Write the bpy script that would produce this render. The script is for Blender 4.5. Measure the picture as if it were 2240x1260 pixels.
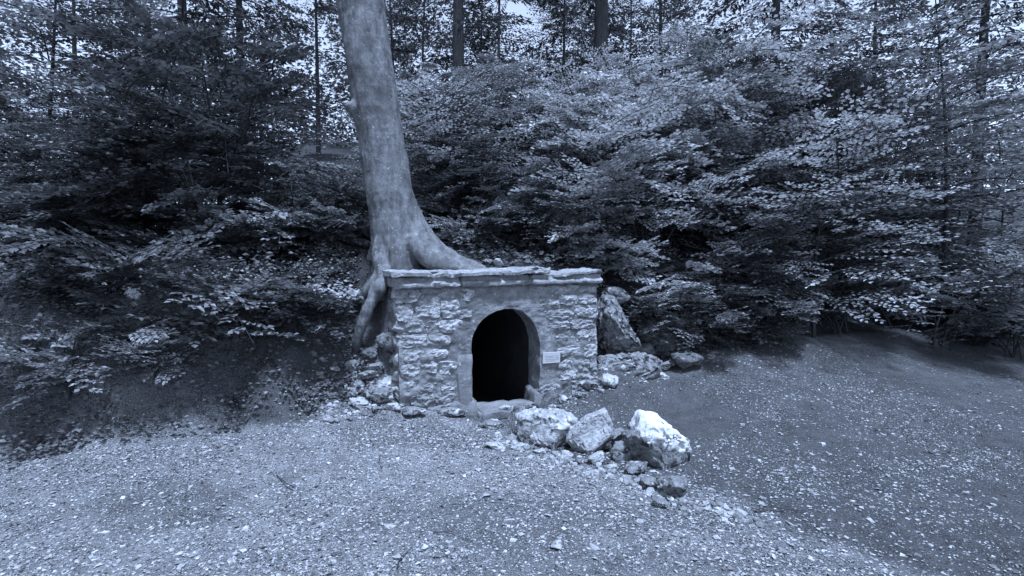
import bpy, bmesh, math, random
import numpy as np
from mathutils import Vector, Matrix

random.seed(7)
RNG = np.random.default_rng(11)
for o in list(bpy.data.objects):
    bpy.data.objects.remove(o)
SC = bpy.context.scene
COL = SC.collection
R = math.radians

# ------------------------------------------------------------------ camera, sky, sun, exposure
CAM = np.array([0.0, 0.0, 1.6]); PITCH = R(3.5); FPX = 1137.0
cd = bpy.data.cameras.new('camera'); cam = bpy.data.objects.new('camera', cd); COL.objects.link(cam)
cam.location = CAM; cam.rotation_euler = (R(90) - PITCH, 0, 0)
cd.sensor_width = 36; cd.lens = 36 * FPX / 2240; cd.clip_start = 0.05; cd.clip_end = 500
SC.camera = cam
TINT = (0.78, 1.0, 1.46)                                   # the blue tone of the whole photograph
SUN_EL, SUN_AZ = R(70), R(155)                              # azimuth clockwise from +Y (view direction)
w = bpy.data.worlds.new('World'); SC.world = w; w.use_nodes = True
nt = w.node_tree; nt.nodes.clear()
sky = nt.nodes.new('ShaderNodeTexSky'); sky.sky_type = 'NISHITA'; sky.sun_disc = False
sky.sun_elevation = SUN_EL; sky.sun_rotation = SUN_AZ; sky.air_density = 2.0; sky.dust_density = 0.2
bw = nt.nodes.new('ShaderNodeRGBToBW')
tn = nt.nodes.new('ShaderNodeMix'); tn.data_type = 'RGBA'; tn.blend_type = 'MULTIPLY'; tn.inputs[0].default_value = 1
tn.inputs[7].default_value = (*TINT, 1)
bg = nt.nodes.new('ShaderNodeBackground'); bg.inputs[1].default_value = 0.083
ow = nt.nodes.new('ShaderNodeOutputWorld')
nt.links.new(sky.outputs[0], bw.inputs[0]); nt.links.new(bw.outputs[0], tn.inputs[6])
nt.links.new(tn.outputs[2], bg.inputs[0]); nt.links.new(bg.outputs[0], ow.inputs[0])
sl = bpy.data.lights.new('sun', 'SUN'); sl.energy = 4.0; sl.angle = R(10); sl.color = tuple(c / 1.46 for c in TINT)
so = bpy.data.objects.new('sun', sl); COL.objects.link(so)
sd = Vector((math.sin(SUN_AZ) * math.cos(SUN_EL), math.cos(SUN_AZ) * math.cos(SUN_EL), math.sin(SUN_EL)))
so.rotation_euler = (-sd).to_track_quat('-Z', 'Y').to_euler(); so.location = sd * 40
SC.view_settings.view_transform = 'Standard'; SC.view_settings.look = 'None'
SC.view_settings.exposure = 1.5; SC.view_settings.gamma = 1.0; SC.view_settings.use_curve_mapping = False
SC.render.engine = 'CYCLES'; SC.cycles.use_denoising = True; SC.cycles.max_bounces = 4; SC.cycles.diffuse_bounces = 3
SC.cycles.transparent_max_bounces = 4

# ------------------------------------------------------------------ helpers
def ray(px, py):
    cx, cy = (px - 1120) / FPX, (630 - py) / FPX
    f = np.array([0, math.cos(PITCH), -math.sin(PITCH)]); u = np.array([0, math.sin(PITCH), math.cos(PITCH)])
    return f + cx * np.array([1.0, 0, 0]) + cy * u
def at(px, py, Y):                                           # the point of the place at depth Y seen at that pixel
    d = ray(px, py); return CAM + d * (Y / d[1])

def _hash(ix, iy, iz, seed):
    h = (ix * 374761393 + iy * 668265263 + iz * 1274126177 + seed * 974711) & 0xFFFFFFFF
    h = ((h ^ (h >> 13)) * 1103515245) & 0xFFFFFFFF
    h = ((h ^ (h >> 16)) * 2246822519) & 0xFFFFFFFF
    return ((h ^ (h >> 15)) & 0xFFFFFF) / float(0xFFFFFF) * 2 - 1
def vnoise(p, seed=0):
    p = np.asarray(p, float); i = np.floor(p).astype(np.int64); f = p - i; f = f * f * f * (f * (f * 6 - 15) + 10)
    r = 0
    for dx in (0, 1):
        wx = f[:, 0] if dx else 1 - f[:, 0]
        for dy in (0, 1):
            wy = f[:, 1] if dy else 1 - f[:, 1]
            for dz in (0, 1):
                wz = f[:, 2] if dz else 1 - f[:, 2]
                r = r + wx * wy * wz * _hash(i[:, 0] + dx, i[:, 1] + dy, i[:, 2] + dz, seed)
    return r
def fbm(p, octv=4, seed=0, gain=0.5, lac=2.03, ridged=False):
    a, r, q = 1.0, 0, np.asarray(p, float)
    for k in range(octv):
        n = vnoise(q, seed + k * 17)
        r = r + a * ((1 - 2 * np.abs(n)) if ridged else n); a *= gain; q = q * lac + 3.7
    return r
def sm(a, b, x):
    t = np.clip((x - a) / (b - a), 0, 1); return t * t * (3 - 2 * t)

def np_mesh(name, V, F, smooth=False):
    """V (n,3), F (m,k) with all faces of k corners"""
    V = np.asarray(V, np.float32); F = np.asarray(F, np.int32)
    me = bpy.data.meshes.new(name); k = F.shape[1]
    me.vertices.add(len(V)); me.vertices.foreach_set('co', V.ravel())
    me.loops.add(F.size); me.loops.foreach_set('vertex_index', F.ravel())
    me.polygons.add(len(F)); me.polygons.foreach_set('loop_start', np.arange(0, F.size, k, dtype=np.int32))
    me.polygons.foreach_set('loop_total', np.full(len(F), k, np.int32))
    me.polygons.foreach_set('use_smooth', np.full(len(F), smooth, bool))
    me.update(calc_edges=True); me.validate()
    return me
def link(name, me, mat, parent=None):
    o = bpy.data.objects.new(name, me); COL.objects.link(o)
    if mat is not None and me is not None and not me.materials: me.materials.append(mat)
    o.parent = parent
    return o
def tag(o, label=None, cat=None, group=None, kind=None):
    if label: o['label'] = label
    if cat: o['category'] = cat
    if group: o['group'] = group
    if kind: o['kind'] = kind
    return o
def empty(name, loc, rz=0.0, sc=1.0):
    o = bpy.data.objects.new(name, None); COL.objects.link(o); o.empty_display_size = .1
    o.location = loc; o.rotation_euler = (0, 0, rz); o.scale = (sc, sc, sc); return o

# ------------------------------------------------------------------ materials (neutral greys; the light carries the blue tone)
def mat(name, lo, hi, scale=6.0, rough=0.9, bump=0.3, bscale=60.0, detail=8, speck=None, speck2=None, island=0.0, rnd=0.0,
        stretch=(1, 1, 1), transl=0.0, spec=0.3, bdist=0.01, plainspeck=False):
    m = bpy.data.materials.new(name); m.use_nodes = True; n = m.node_tree.nodes; L = m.node_tree.links; n.clear()
    out = n.new('ShaderNodeOutputMaterial'); b = n.new('ShaderNodeBsdfPrincipled'); L.new(b.outputs[0], out.inputs[0])
    b.inputs['Roughness'].default_value = rough; b.inputs['Specular IOR Level'].default_value = spec
    tc = n.new('ShaderNodeTexCoord'); mp = n.new('ShaderNodeMapping'); mp.inputs['Scale'].default_value = stretch
    L.new(tc.outputs['Object'], mp.inputs[0])
    nz = n.new('ShaderNodeTexNoise'); nz.inputs['Scale'].default_value = scale; nz.inputs['Detail'].default_value = detail
    nz.inputs['Roughness'].default_value = 0.65; L.new(mp.outputs[0], nz.inputs['Vector'])
    cr = n.new('ShaderNodeValToRGB'); cr.color_ramp.elements[0].position = .32; cr.color_ramp.elements[1].position = .68
    cr.color_ramp.elements[0].color = (lo, lo, lo, 1); cr.color_ramp.elements[1].color = (hi, hi, hi, 1)
    L.new(nz.outputs[0], cr.inputs[0]); colr = cr.outputs[0]
    def mixin(fac, val, colr):
        mx = n.new('ShaderNodeMix'); mx.data_type = 'RGBA'; L.new(fac, mx.inputs[0]); L.new(colr, mx.inputs[6])
        mx.inputs[7].default_value = (val, val, val, 1); return mx.outputs[2]
    for sp in (speck, speck2):                                # (scale, threshold, softness, value): lichen, stains, flecks
        if not sp: continue
        s2 = n.new('ShaderNodeTexNoise'); s2.inputs['Scale'].default_value = sp[0]; s2.inputs['Detail'].default_value = 5
        s2.inputs['Roughness'].default_value = .6
        L.new(tc.outputs['Object'] if plainspeck else mp.outputs[0], s2.inputs['Vector'])
        mr = n.new('ShaderNodeMapRange'); mr.inputs[1].default_value = sp[1]; mr.inputs[2].default_value = sp[1] + sp[2]
        L.new(s2.outputs[0], mr.inputs[0]); colr = mixin(mr.outputs[0], sp[3], colr)
    if island or rnd:
        src = n.new('ShaderNodeNewGeometry').outputs['Random Per Island'] if island else n.new('ShaderNodeObjectInfo').outputs['Random']
        a = island or rnd
        mr = n.new('ShaderNodeMapRange'); mr.inputs[3].default_value = 1 - a; mr.inputs[4].default_value = 1 + a
        L.new(src, mr.inputs[0])
        hs = n.new('ShaderNodeMix'); hs.data_type = 'RGBA'; hs.blend_type = 'MULTIPLY'; hs.inputs[0].default_value = 1
        L.new(colr, hs.inputs[6]); L.new(mr.outputs[0], hs.inputs[7]); colr = hs.outputs[2]
    L.new(colr, b.inputs['Base Color'])
    if bump:
        bn = n.new('ShaderNodeTexNoise'); bn.inputs['Scale'].default_value = bscale; bn.inputs['Detail'].default_value = 8
        bn.inputs['Roughness'].default_value = .7; L.new(mp.outputs[0], bn.inputs['Vector'])
        bp = n.new('ShaderNodeBump'); bp.inputs['Strength'].default_value = bump; bp.inputs['Distance'].default_value = bdist
        L.new(bn.outputs[0], bp.inputs['Height']); L.new(bp.outputs[0], b.inputs['Normal'])
    if transl:
        tr = n.new('ShaderNodeBsdfTranslucent'); L.new(colr, tr.inputs[0])
        ms = n.new('ShaderNodeMixShader'); ms.inputs[0].default_value = transl
        L.new(b.outputs[0], ms.inputs[1]); L.new(tr.outputs[0], ms.inputs[2]); L.new(ms.outputs[0], out.inputs[0])
    return m
M = {}
M['soil'] = mat('soil', .10, .21, 5.0, .95, 1.0, 70, speck=(95, .57, .06, .40), speck2=(60, .57, .08, .035), bdist=.03)
M['mortar'] = mat('lime_mortar', .09, .25, 7, .95, 1.0, 30, speck=(3.4, .52, .15, .09), speck2=(16, .63, .08, .38), bdist=.025)
M['masonry'] = mat('limestone_masonry', .13, .38, 9, .9, 1.0, 30, speck=(9, .56, .08, .09), speck2=(22, .62, .08, .5), rnd=.30, bdist=.025)
M['plaster'] = mat('worn_plaster', .10, .21, 6, .95, .8, 36, speck=(3.5, .54, .15, .10), speck2=(24, .66, .05, .38), bdist=.015)
M['coping'] = mat('weathered_coping', .12, .28, 8, .92, 1.0, 32, speck=(4, .58, .12, .16), speck2=(18, .64, .05, .42), stretch=(1, 1, 1.5), bdist=.012)
M['dark'] = mat('passage_shade_stone', .015, .03, 5, .95, .4, 30)  # near-black colour stands in for the shade inside the passage
M['rock'] = mat('pale_limestone', .14, .52, 10, .9, 1.0, 26, speck=(11, .56, .07, .08), speck2=(6, .60, .08, .65), bdist=.03)
M['rockd'] = mat('mossy_limestone', .08, .30, 9, .92, 1.0, 26, speck=(10, .54, .08, .04), speck2=(15, .60, .05, .45), bdist=.035)
M['whiterock'] = mat('white_limestone', .62, .85, 6, .85, .6, 35, speck=(12, .66, .05, .25), bdist=.012)
M['mossrock'] = mat('earthy_rock', .05, .15, 9, .95, 1.0, 24, speck=(10, .56, .08, .03), speck2=(22, .64, .05, .3), bdist=.035)
M['pebble'] = mat('path_pebble', .11, .33, 20, .9, .3, 80, island=.5)
M['grit'] = mat('stone_chip', .05, .30, 45, .9, 0, island=.8, spec=.2)
M['rubble'] = mat('rubble_stone', .07, .28, 14, .92, .6, 50, island=.55)
M['litter'] = mat('fallen_leaf', .08, .23, 30, .8, 0, island=.7, spec=.3)
M['beechbark'] = mat('smooth_grey_beech_bark', .05, .165, 9.0, .85, 1.0, 22, stretch=(1.6, 1.6, .6), speck=(44, .625, .05, .30), speck2=(2.8, .52, .14, .055), bdist=.02, plainspeck=True)
M['bark'] = mat('dark_bark', .018, .05, 8, .95, .9, 14, stretch=(3, 3, .5), bdist=.03)
M['palebark'] = mat('pale_thin_bark', .14, .26, 8, .9, .5, 20, stretch=(2, 2, .6))
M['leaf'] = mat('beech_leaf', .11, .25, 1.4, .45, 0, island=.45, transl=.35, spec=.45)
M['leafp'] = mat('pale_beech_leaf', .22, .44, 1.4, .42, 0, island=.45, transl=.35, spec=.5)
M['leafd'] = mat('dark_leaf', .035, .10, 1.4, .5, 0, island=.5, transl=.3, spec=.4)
M['needle'] = mat('conifer_needles', .035, .08, 2, .6, 0, island=.5, transl=.15, spec=.3)
M['ivy'] = mat('ivy_leaf', .16, .34, 2, .45, 0, island=.5, transl=.2, spec=.5)
M['bankleaf'] = mat('bank_leaf', .05, .17, 3, .6, 0, island=.7, transl=.15, spec=.35)
M['sign'] = mat('sign_panel', .31, .37, 8, .5, .05, 60)
M['ink'] = mat('faded_ink', .15, .19, 20, .6, 0)
M['grass'] = mat('dry_grass', .2, .35, 5, .7, 0, island=.4, transl=.2)

def lit_top(name, base, top, zc, soft):
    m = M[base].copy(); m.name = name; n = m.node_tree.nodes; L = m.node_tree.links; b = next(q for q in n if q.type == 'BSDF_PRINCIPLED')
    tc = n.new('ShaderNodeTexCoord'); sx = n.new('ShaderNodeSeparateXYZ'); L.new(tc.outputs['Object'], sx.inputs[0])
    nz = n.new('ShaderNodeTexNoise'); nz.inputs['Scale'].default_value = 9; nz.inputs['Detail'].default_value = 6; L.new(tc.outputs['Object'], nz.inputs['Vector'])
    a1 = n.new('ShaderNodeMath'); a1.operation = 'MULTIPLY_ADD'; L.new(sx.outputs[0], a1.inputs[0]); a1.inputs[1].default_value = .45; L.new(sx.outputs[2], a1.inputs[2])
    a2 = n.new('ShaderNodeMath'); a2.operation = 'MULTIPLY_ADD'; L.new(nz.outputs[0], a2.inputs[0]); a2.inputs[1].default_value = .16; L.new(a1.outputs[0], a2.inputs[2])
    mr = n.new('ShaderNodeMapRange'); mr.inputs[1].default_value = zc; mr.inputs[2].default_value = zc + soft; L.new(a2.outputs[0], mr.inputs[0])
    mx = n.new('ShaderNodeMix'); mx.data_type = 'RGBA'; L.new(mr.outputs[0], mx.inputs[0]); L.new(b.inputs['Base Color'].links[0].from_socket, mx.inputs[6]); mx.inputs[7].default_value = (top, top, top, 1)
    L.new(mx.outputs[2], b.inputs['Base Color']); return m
M['litrock'] = lit_top('lit_top_rock', 'rockd', .62, .145, .03)  # sunlit highlight on the boulder, painted into its colour as a white top
# ------------------------------------------------------------------ layout of the grotto wall (25 degrees to the picture plane)
ANG = R(25); WD = np.array([math.cos(ANG), math.sin(ANG), 0]); WB = np.array([-math.sin(ANG), math.cos(ANG), 0])
WO = np.array([-1.086, 4.936, 0.0]); WLEN = 2.27; ZTOP = 1.30
def wp(s, t, z): return WO + s * WD + t * WB + np.array([0, 0, z])
def wall_sz(px, py):                                         # wall coordinates seen at that pixel
    d = ray(px, py); k = np.dot(WO - CAM, WB) / np.dot(d, WB); p = CAM + d * k
    return float(np.dot(p - WO, WD)), float(p[2])
def st(x, y):
    return (x - WO[0]) * WD[0] + (y - WO[1]) * WD[1], (x - WO[0]) * WB[0] + (y - WO[1]) * WB[1]

def height(x, y, rough=True):
    x = np.asarray(x, float); y = np.asarray(y, float); s, t = st(x, y)
    base = .11 * sm(.9, 0, s) * sm(-2.2, -.1, t)                                     # path rises a little to the left
    base = base + .18 * sm(1.45, 2.5, s) * sm(-1.15, -.05, t)                        # soil tongue right of the doorway
    base = base + .26 * sm(2.3, 4.2, s) * sm(-2.5, 0, t)
    base = base + .13 * sm(1.6, 2.25, s) * sm(3.1, 2.5, s) * sm(-.42, -.06, t) + .10 * sm(.15, -.12, s) * sm(-.9, -.5, s) * sm(-.32, .05, t)   # rubble aprons
    base = base - .05 * sm(.6, .85, s) * sm(1.7, 1.4, s) * sm(-.45, -.1, t)
    wm = sm(-.10, .0, s) * sm(WLEN + .02, WLEN - .08, s)                             # 1 behind the masonry
    base = base * (1 - wm * sm(.2, .33, t)); midbank = sm(.27, .33, t) * 1.37
    wob = fbm(np.stack([x * 1.3, y * 1.3, 0 * x], -1).reshape(-1, 3), 3, 5).reshape(x.shape) * .18
    leftb = sm(.0, .88, t + wob * .7) * 1.24
    rightb = sm(.28, 1.35, t + wob) * 1.10
    side = np.where(s < 1.1, leftb, rightb)
    b = side * (1 - wm) + midbank * wm
    hill = .24 * np.clip(t - .9, 0, 22) * sm(-2.6, .4, s)
    hill = hill + .03 * np.clip(t - .9, 0, 30)
    hill = hill + .05 * np.clip(s - 2.5, 0, 8) * sm(.3, 2.5, t)
    h = base + b + hill
    if rough:
        q = np.stack([x, y, 0 * x], -1).reshape(-1, 3)
        bank = sm(.0, .5, t) * (1 - wm)
        path = fbm(q * 2.2, 3, 1) * .012 + fbm(q * 11, 3, 2) * .006
        h = h + (path.reshape(x.shape)) + (fbm(q * 4.3, 4, 3).reshape(x.shape)) * (.11 * bank + .03 * sm(.4, 1.2, t))
    return h
def soil_side(x, y):                                         # 1 on the dark bare soil beyond the line of boulders, 0 on the gravel path
    n = fbm(np.stack([x * 2.1, y * 2.1, 0 * x], -1).reshape(-1, 3), 3, 19).reshape(np.shape(x))
    return sm(-.05, .28, y - (4.36 - .88 * x) + .16 * n) * sm(-1.15, -.55, x)
def hz(x, y): return float(height(np.array([x]), np.array([y]))[0])
def ground_at(px, py):                                       # where the line of sight through a pixel meets the ground
    d = ray(px, py); k = np.arange(1.5, 9, .01); P = CAM[None] + k[:, None] * d[None]
    below = np.nonzero(P[:, 2] <= height(P[:, 0], P[:, 1]))[0]; return P[below[0] if len(below) else -1]

# ------------------------------------------------------------------ ground: one sheet, fine near the grotto, reaching far out
def axis(lo, a, b, hi, fine, growth=1.16):
    v = list(np.arange(a, b + 1e-6, fine)); s = fine
    while v[-1] < hi: s *= growth; v.append(v[-1] + s)
    s = fine; f = []
    x = a
    while x > lo: s *= growth; x -= s; f.append(x)
    return np.array(f[::-1] + v)
gx = axis(-120, -3.6, 4.2, 120, .03); gy = axis(-30, 2.0, 7.6, 160, .03)
X, Y = np.meshgrid(gx, gy); Z = height(X, Y)
nx, ny = len(gx), len(gy)
idx = np.arange(nx * ny).reshape(ny, nx)
F = np.stack([idx[:-1, :-1], idx[:-1, 1:], idx[1:, 1:], idx[1:, :-1]], -1).reshape(-1, 4)
cx_, cy_ = (X[:-1, :-1] + X[1:, 1:]) / 2, (Y[:-1, :-1] + Y[1:, 1:]) / 2
cs, ct = st(cx_, cy_)
cut = ((cs > .72) & (cs < 1.55) & (ct > .12) & (ct < .42)).ravel()
go = link('ground', np_mesh('ground', np.stack([X, Y, Z], -1).reshape(-1, 3), F[~cut], True), M['soil'])
tag(go, kind='structure')
hum = sm(.15, .75, st(X, Y)[1] + .25 * fbm(np.stack([X * 1.7, Y * 1.7, 0 * X], -1).reshape(-1, 3), 3, 8).reshape(X.shape)).ravel()   # dark leaf mould off the path
hum = np.maximum(hum, .78 * soil_side(X, Y).ravel())
sL, tL = st(X, Y); hum = np.maximum(hum, (.8 * sm(.05, -.35, sL) * (.35 + .65 * sm(-2.2, -.9, sL)) * sm(-.12, .22, tL + .15 * fbm(np.stack([X * 2.3, Y * 2.3, 0 * X], -1).reshape(-1, 3), 3, 28).reshape(X.shape))).ravel())
hum = np.maximum(hum, .45 * sm(.15, .75, fbm(np.stack([X * .9, Y * 1.6, 0 * X], -1).reshape(-1, 3), 4, 66)))
at_ = go.data.attributes.new('humus', 'FLOAT', 'POINT'); at_.data.foreach_set('value', hum.astype(np.float32))
n_ = M['soil'].node_tree.nodes; L_ = M['soil'].node_tree.links; pb = next(q for q in n_ if q.type == 'BSDF_PRINCIPLED')
an = n_.new('ShaderNodeAttribute'); an.attribute_name = 'humus'; mx = n_.new('ShaderNodeMix'); mx.data_type = 'RGBA'; mx.blend_type = 'MULTIPLY'
src_ = pb.inputs['Base Color'].links[0].from_socket; L_.new(an.outputs['Fac'], mx.inputs[0]); L_.new(src_, mx.inputs[6])
mx.inputs[7].default_value = (.18, .18, .18, 1); L_.new(mx.outputs[2], pb.inputs['Base Color'])

# ------------------------------------------------------------------ rocks
def ico(sub):
    bm = bmesh.new(); bmesh.ops.create_icosphere(bm, subdivisions=sub, radius=1)
    V = np.array([v.co[:] for v in bm.verts]); F = np.array([[v.index for v in f.verts] for f in bm.faces]); bm.free()
    return V, F
ICO = {k: ico(k) for k in (2, 3, 4, 5)}
def facet(V, seed, n=9, lo=.62, hi=.98, soft=.12, front=False):
    """break flat faces off a lump (V about unit size)"""
    rg = np.random.default_rng(seed + 900)
    for _ in range(n):
        nn = rg.normal(size=3)
        if front: nn = np.array([rg.uniform(-1.1, 1.1), -1, rg.uniform(-1.0, .55)])
        nn /= np.linalg.norm(nn); d = rg.uniform(lo, hi); k = np.clip(V @ nn - d * (V @ nn).max(), 0, None); V = V - (k * (1 - soft))[:, None] * nn
    return V
def rock_mesh(size, seed, sub=4, boxy=0.0, planes=14, rough=.14, pits=.18, fine=.06, soft=.0):
    rg = np.random.default_rng(seed); D, F = ICO[sub]
    N = rg.normal(size=(planes, 3)); N /= np.linalg.norm(N, axis=1)[:, None]; d = rg.uniform(.72, 1.0, planes)
    if boxy:
        B = np.array([[1, 0, 0], [-1, 0, 0], [0, 1, 0], [0, -1, 0], [0, 0, 1], [0, 0, -1]], float) + rg.normal(size=(6, 3)) * (.12 / boxy)
        B /= np.linalg.norm(B, axis=1)[:, None]
        N = np.vstack([N, B]); d = np.concatenate([np.full(planes, 1.05) + rg.uniform(0, .25, planes), np.full(6, .82)])
    dots = D @ N.T
    r = np.min(np.where(dots > 1e-3, d / np.maximum(dots, 1e-3), 9), axis=1); r = np.minimum(r, 1.45)
    q = D * r[:, None] + seed * 3.1
    r = r * (1 + rough * fbm(q * 1.6, 3, seed))
    if pits: r = r - pits * (np.clip(fbm(q * 2.6, 3, seed + 9) - .22, 0, 1) * 1.1 + np.clip(fbm(q * 7, 2, seed + 13) - .35, 0, 1) * .55)
    V = facet(D * r[:, None], seed, 14, .52, .95, .05)
    V = V + np.stack([fbm(q * np.array([3.5, 3.5, 6.0]), 4, seed + 21 + k, .6) for k in range(3)], -1) * fine * 1.1
    V = V + np.stack([fbm(q * np.array([9, 9, 15]), 2, seed + 31 + k, .6) for k in range(3)], -1) * fine * .5
    V = V * np.array(size)
    return np_mesh('rock', V, F, True)
def rock(name, loc, size, seed, label, cat='rock', mat_='rock', rot=(0, 0, 0), group=None, **kw):
    me = rock_mesh(size, seed, **kw); o = link(name, me, M[mat_]); o.location = loc; o.rotation_euler = rot
    return tag(o, label, cat, group)

# ------------------------------------------------------------------ grotto
G = empty('grotto', wp(WLEN / 2, 0, 0))
tag(G, 'small rough stone grotto with arched doorway, moulded cornice and pitch dark passage', 'grotto')
GI = Vector(G.location)
def gmesh(name, V, F, m, smooth=True):
    return link(name, np_mesh(name, np.asarray(V) - np.array(GI), F, smooth), m, G)
AL, AR, AZ = .735, 1.525, .665; AC = (AL + AR) / 2; AW = (AR - AL) / 2
def seglist(pts, ns):
    o = []
    for (a, b), n in zip(zip(pts[:-1], pts[1:]), ns):
        for k in range(n): o.append(np.array(a) + (np.array(b) - np.array(a)) * k / n)
    o.append(np.array(pts[-1])); return np.array(o)
na, nb, ncx = 50, 34, 80
inner = np.vstack([seglist([(AL, -.2), (AL, AZ)], [na])[:-1],
                   np.array([(AC - AW * math.cos(a), AZ + AW * .98 * math.sin(a)) for a in np.linspace(0, math.pi, 2 * nb + ncx + 1)])[:-1],
                   seglist([(AR, AZ), (AR, -.2)], [na])])
outer = seglist([(0, -.2), (0, .75), (0, ZTOP + .05), (WLEN, ZTOP + .05), (WLEN, .75), (WLEN, -.2)], [na, nb, ncx, nb, na])
NR = 60; nu = len(inner)
S = np.stack([inner + (outer - inner) * k / NR for k in range(NR + 1)])          # rings from the arch edge out
Q = S.reshape(-1, 2); q3 = np.stack([Q[:, 0], Q[:, 1], 0 * Q[:, 0]], -1)
tt = fbm(q3 * np.array([4, 7, 1]), 4, 21) * .014 + fbm(q3 * np.array([13, 20, 1]), 4, 31) * .013 - .008
ringk = np.repeat(np.arange(NR + 1), nu)
plast = sm(.30, .12, np.maximum(np.abs(Q[:, 0] - AC) - AW, 0)) * sm(1.35, 1.15, Q[:, 1])
tt = (tt + .007) * (1 - plast) + (tt * .5 - .006) * plast
# worn lower arris of the arch: the opening edge wanders
edge = (ringk == 0); Q[edge] += (fbm(np.stack([Q[edge, 0] * 5, Q[edge, 1] * 5, 0 * Q[edge, 0]], -1), 3, 41) * .008)[:, None]
Vf = np.array([wp(a, b, c) for (a, c), b in zip(Q, tt)])
If = np.arange(len(Q)).reshape(NR + 1, nu)
Ff = np.stack([If[:-1, :-1], If[1:, :-1], If[1:, 1:], If[:-1, 1:]], -1).reshape(-1, 4)
# reveal (inwards from the arch edge) and the two ends + back of the wall
rv = [Vf[If[0]]]
for k in range(1, 9):
    dep = .26 * k / 8
    qq = np.stack([Q[If[0], 0] * 7, Q[If[0], 1] * 7, np.full(nu, dep * 9)], -1); nn = fbm(qq, 3, 51) * .012
    cc = np.array([AC, AZ]); rel = Q[If[0]] - cc; rl = rel / np.maximum(np.linalg.norm(rel, axis=1), .1)[:, None]
    pp = Q[If[0]] + rl * nn[:, None]; rv.append(np.array([wp(a, dep, c) for a, c in pp]))
Vr = np.vstack(rv); Ir = np.arange(len(Vr)).reshape(9, nu)
Fr = np.stack([Ir[:-1, :-1], Ir[:-1, 1:], Ir[1:, 1:], Ir[1:, :-1]], -1).reshape(-1, 4)
oe = If[NR]; ov = [Vf[oe]]
for k in range(1, 9):
    dep = .42 * k / 8; qq = np.stack([Q[oe, 0] * 7 + 9, Q[oe, 1] * 7, np.full(nu, dep * 9)], -1); nn = fbm(qq, 3, 61) * .02
    sg = np.where(Q[oe, 0] < .01, -1, np.where(Q[oe, 0] > WLEN - .01, 1, 0))
    ov.append(np.array([wp(a + g * n_, dep, c) for (a, c), g, n_ in zip(Q[oe], sg, nn)]))
Vo = np.vstack(ov); Io = np.arange(len(Vo)).reshape(9, nu)
Fo = np.stack([Io[:-1, :-1], Io[1:, :-1], Io[1:, 1:], Io[:-1, 1:]], -1).reshape(-1, 4)
gmesh('mortar_wall', np.vstack([Vf, Vr, Vo]), np.vstack([Ff, Fr + len(Vf), Fo + len(Vf) + len(Vr)]), M['mortar'])
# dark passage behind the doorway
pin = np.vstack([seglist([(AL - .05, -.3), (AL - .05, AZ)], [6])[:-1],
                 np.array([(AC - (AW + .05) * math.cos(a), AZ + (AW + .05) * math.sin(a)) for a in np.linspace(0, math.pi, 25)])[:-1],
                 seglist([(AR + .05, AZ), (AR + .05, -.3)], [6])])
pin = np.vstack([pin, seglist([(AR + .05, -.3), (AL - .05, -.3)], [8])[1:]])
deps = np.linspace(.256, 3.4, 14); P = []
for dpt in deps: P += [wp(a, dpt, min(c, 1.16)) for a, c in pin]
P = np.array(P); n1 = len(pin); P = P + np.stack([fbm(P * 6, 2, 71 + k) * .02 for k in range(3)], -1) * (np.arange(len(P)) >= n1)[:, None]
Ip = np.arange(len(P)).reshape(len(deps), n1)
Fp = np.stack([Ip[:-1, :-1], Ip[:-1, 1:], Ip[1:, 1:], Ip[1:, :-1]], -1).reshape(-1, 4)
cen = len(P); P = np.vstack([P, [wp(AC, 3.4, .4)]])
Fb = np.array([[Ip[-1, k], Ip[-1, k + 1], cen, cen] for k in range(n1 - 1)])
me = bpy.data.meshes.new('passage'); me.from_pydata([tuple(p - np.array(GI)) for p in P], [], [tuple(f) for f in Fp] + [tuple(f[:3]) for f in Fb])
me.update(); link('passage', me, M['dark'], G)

# blocks of the grotto: a worn box in wall coordinates
def worn_box(name, s0, s1, t0, t1, z0, z1, m, seed, amp=.008, n=(10, 6, 10), taper=0):
    bm = bmesh.new(); bmesh.ops.create_cube(bm, size=1)
    bmesh.ops.bevel(bm, geom=list(bm.edges), offset=.035, segments=2, affect='EDGES')
    bmesh.ops.subdivide_edges(bm, edges=list(bm.edges), cuts=7, use_grid_fill=True)
    bmesh.ops.triangulate(bm, faces=list(bm.faces))
    L = np.array([v.co[:] for v in bm.verts]); Fq = np.array([[v.index for v in f.verts] for f in bm.faces]); bm.free()
    s = s0 + (L[:, 0] + .5) * (s1 - s0); t = t0 + (L[:, 1] + .5) * (t1 - t0); z = z0 + (L[:, 2] + .5) * (z1 - z0)
    V = WO + s[:, None] * WD + t[:, None] * WB; V[:, 2] += z
    V = V + np.stack([fbm(V * 6, 4, seed + k) for k in range(3)], -1) * amp
    return gmesh(name, V, Fq, m)
worn_box('jamb_stone', AL - .15, AL + .010, -.020, .29, -.1, AZ - .03, M['plaster'], 85, .014)
worn_box('plinth_stone', AL - .24, AL + .06, -.035, .28, -.15, .135, M['plaster'], 89, .022)
worn_box('plinth_stone', AR - .05, AR + .05, -.015, .28, -.1, .15, M['plaster'], 93, .03)
worn_box('threshold_stone', AL + .05, AR - .10, -.10, .22, -.2, .02, M['plaster'], 97, .02)

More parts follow.
